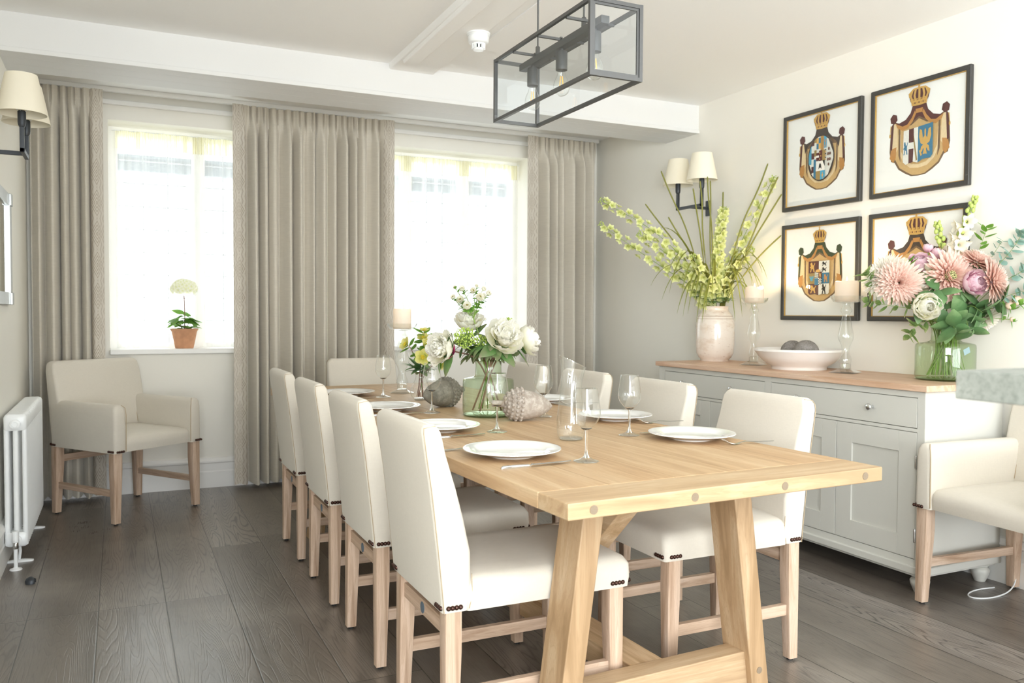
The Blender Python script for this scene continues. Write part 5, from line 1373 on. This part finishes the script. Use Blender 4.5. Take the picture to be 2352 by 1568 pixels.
def jn(c): d = Vector(c) - NJ; d.z = 0; return NJ + d.normalized() * rnd_(.03, .055)


def delphinium(label, mids, tip, t0=.45, n=24):
    tip = Vector(tip); t = thing('delphinium', label, 'flower', (0, 0, 0), 0, 'lime delphiniums in the glazed jar'); p = chaikin([jb(), jn(mids[0])] + list(mids) + [tip], 3); L_ = len(p) - 1
    obj('stem', MB().tube(p, [.0035 - .0023 * i / L_ for i in range(len(p))], 7), M['stem'], t); fl = MB(); bd = MB(); ey_ = MB()
    for k in range(n):
        f = t0 + (.93 - t0) * k / n; i = min(int(f * L_), L_ - 1); q = p[i].lerp(p[i + 1], f * L_ - i); d = (p[i + 1] - p[i]).normalized(); sc = 1.45 - .5 * k / n
        o = Matrix.Rotation(k * 2.4, 3, d) @ frame(d).to_3x3() @ Vector((1, 0, 0)); e_ = q + o * .017 * sc + d * .006; bd.tube([q, e_], .0011, 5)
        MX = place(e_, (o + Vector((-.2, -.35, .0))).normalized())
        fl = MB()
        for j in range(5): petal(fl, MX, j * 1.257 + k, .002, 0, .027 * sc, .0115 * sc, .35, .25, .25, 3, 4, 1)
        for j in range(3): petal(fl, MX, j * 2.09 + k + .5, .001, .001, .014 * sc, .006 * sc, .9, .3, .3, 2, 3, 0)
        obj('floret', fl, PM['lime'], t)
    for k in range(9):
        f = .93 + .07 * k / 9; i = min(int(f * L_), L_ - 1); q = p[i].lerp(p[i + 1], f * L_ - i); d = (p[i + 1] - p[i]).normalized(); o = Matrix.Rotation(k * 2.4, 3, d) @ frame(d).to_3x3() @ Vector((1, 0, 0))
        bd.tube([q, q + o * .014], .0009, 5); bd.ball(q + o * .016, .0055 - .0003 * k, 7, 5, (1, 1, 1.2))
    obj('buds', bd, M['bud'], t)
    l_ = MB()
    for k in range(3):
        for j in (-.6, -.2, .2, .6): petal(l_, place(p[int(L_ * (.36 + .03 * k))], (0, 0, 1)), k * 2.2 + j, .01, 0, .075, .014, .3, -.6, -.1, 3, 4, 1)
    obj('leaves', l_, PM['leaf'], t)


delphinium('lime delphinium reaching highest to the left of the jar', [(3.25, 4.17, 1.38), (2.994, 4.226, 1.66)], (2.635, 4.369, 1.862), .34, 46)
delphinium('lime delphinium arching lowest to the left of the jar', [(3.24, 4.20, 1.33), (2.997, 4.318, 1.498)], (2.686, 4.451, 1.732), .32, 40)
delphinium('short lime delphinium between the two long left ones', [(3.26, 4.15, 1.33), (3.053, 4.216, 1.525)], (2.862, 4.288, 1.668), .36, 34)
delphinium('dense upright lime delphinium in the middle of the jar', [(3.345, 4.14, 1.40), (3.35, 4.13, 1.60)], (3.385, 4.125, 1.835), .36, 60)
delphinium('slender lime delphinium leaning right towards the frames', [(3.40, 4.12, 1.40), (3.44, 4.0, 1.66)], (3.455, 3.765, 1.978), .36, 38)
delphinium('short lime delphinium low at the right side of the jar', [(3.38, 4.10, 1.36), (3.413, 4.044, 1.47)], (3.445, 3.93, 1.575), .42, 20)
delphinium('lime delphinium low on the left beside the jar neck', [(3.30, 4.12, 1.32), (3.22, 4.10, 1.40)], (3.13, 4.10, 1.53), .40, 18)


def grass(label, spikes, blades):
    t = thing('ornamental_grass', label, 'grass', (0, 0, 0), 0)
    for k, tip in enumerate(spikes):
        tip = Vector(tip); b = jn(tip); bend = Vector((rnd_(-.03, .03), rnd_(-.02, .02), 0)); p = chaikin([jb(), b, b.lerp(tip, .5) + bend + Vector((0, 0, .05)), b.lerp(tip, .8) + Vector((0, 0, .02)), tip], 3); L_ = len(p) - 1
        obj('seed_spike', MB().tube(p, [.0022 if i < L_ * .45 else (.0046 if i < L_ * .97 else .002) for i in range(len(p))], 7), M['seed'], t)
    for tip, hgt in blades:
        tip = Vector(tip); b = jn(tip); p = bez([b - Vector((0, 0, .12)), b + Vector((0, 0, hgt * .5)), b.lerp(tip, .5) + Vector((0, 0, hgt * 1.25)), tip.lerp(b, .1) + Vector((0, 0, hgt * .35)), tip], 14); mb = MB(); vs = []; uv = []
        sd = (tip - b); sd.z = 0; sd = Vector((-sd.y, sd.x, 0)).normalized()
        if sd.length < .5: sd = Vector((1, 0, 0))
        sd = (sd + Vector((.5, -.3, 0))).normalized()
        for i, q in enumerate(p): w_ = .0085 * (1 - (i / 14) ** 2) + .0004; vs += [q - sd * w_, q + Vector((0, 0, -.002)), q + sd * w_]; uv += [(0, i / 14), (.5, i / 14), (1, i / 14)]
        mb.add(vs, [(i * 3 + j, i * 3 + j + 1, i * 3 + j + 4, i * 3 + j + 3) for i in range(14) for j in (0, 1)], uv); obj('blade', mb, PM['grass'], t)


grass('olive grass with straight seed spikes at the left of the jar', [(3.064, 4.341, 2.064), (2.973, 4.376, 1.858), (3.182, 4.17, 1.942), (3.221, 4.154, 1.987), (3.073, 4.271, 1.771), (3.262, 4.135, 2.014)],
      [((2.943, 4.261, 1.347), .30), ((3.002, 4.23, 1.255), .34), ((3.074, 4.171, 1.175), .30), ((3.115, 4.118, 1.176), .36), ((3.179, 4.033, 1.176), .30), ((3.162, 4.094, 1.123), .33), ((3.13, 4.0, 1.12), .26), ((3.05, 4.10, 1.27), .42), ((3.12, 4.06, 1.22), .40), ((2.958, 4.267, 1.66), .30), ((3.00, 4.15, 1.30), .45), ((3.20, 4.0, 1.22), .44), ((3.08, 4.12, 1.16), .40), ((3.02, 4.2, 1.40), .38)])
grass('olive grass with leaning seed spikes at the right of the jar', [(3.45, 3.817, 2.058), (3.45, 3.73, 1.969), (3.414, 4.172, 1.936), (3.45, 3.70, 1.865), (3.45, 3.70, 1.628), (3.28, 4.13, 1.99)],
      [((3.45, 3.809, 1.383), .34), ((3.45, 3.833, 1.294), .30), ((3.45, 3.964, 1.257), .30), ((3.45, 3.928, 1.361), .26), ((3.44, 3.86, 1.30), .38), ((3.42, 3.88, 1.16), .28), ((3.40, 3.93, 1.22), .34), ((3.36, 3.98, 1.13), .30), ((3.45, 3.89, 1.20), .26), ((3.38, 3.94, 1.16), .40), ((3.42, 3.9, 1.34), .42), ((3.44, 3.84, 1.42), .34)])
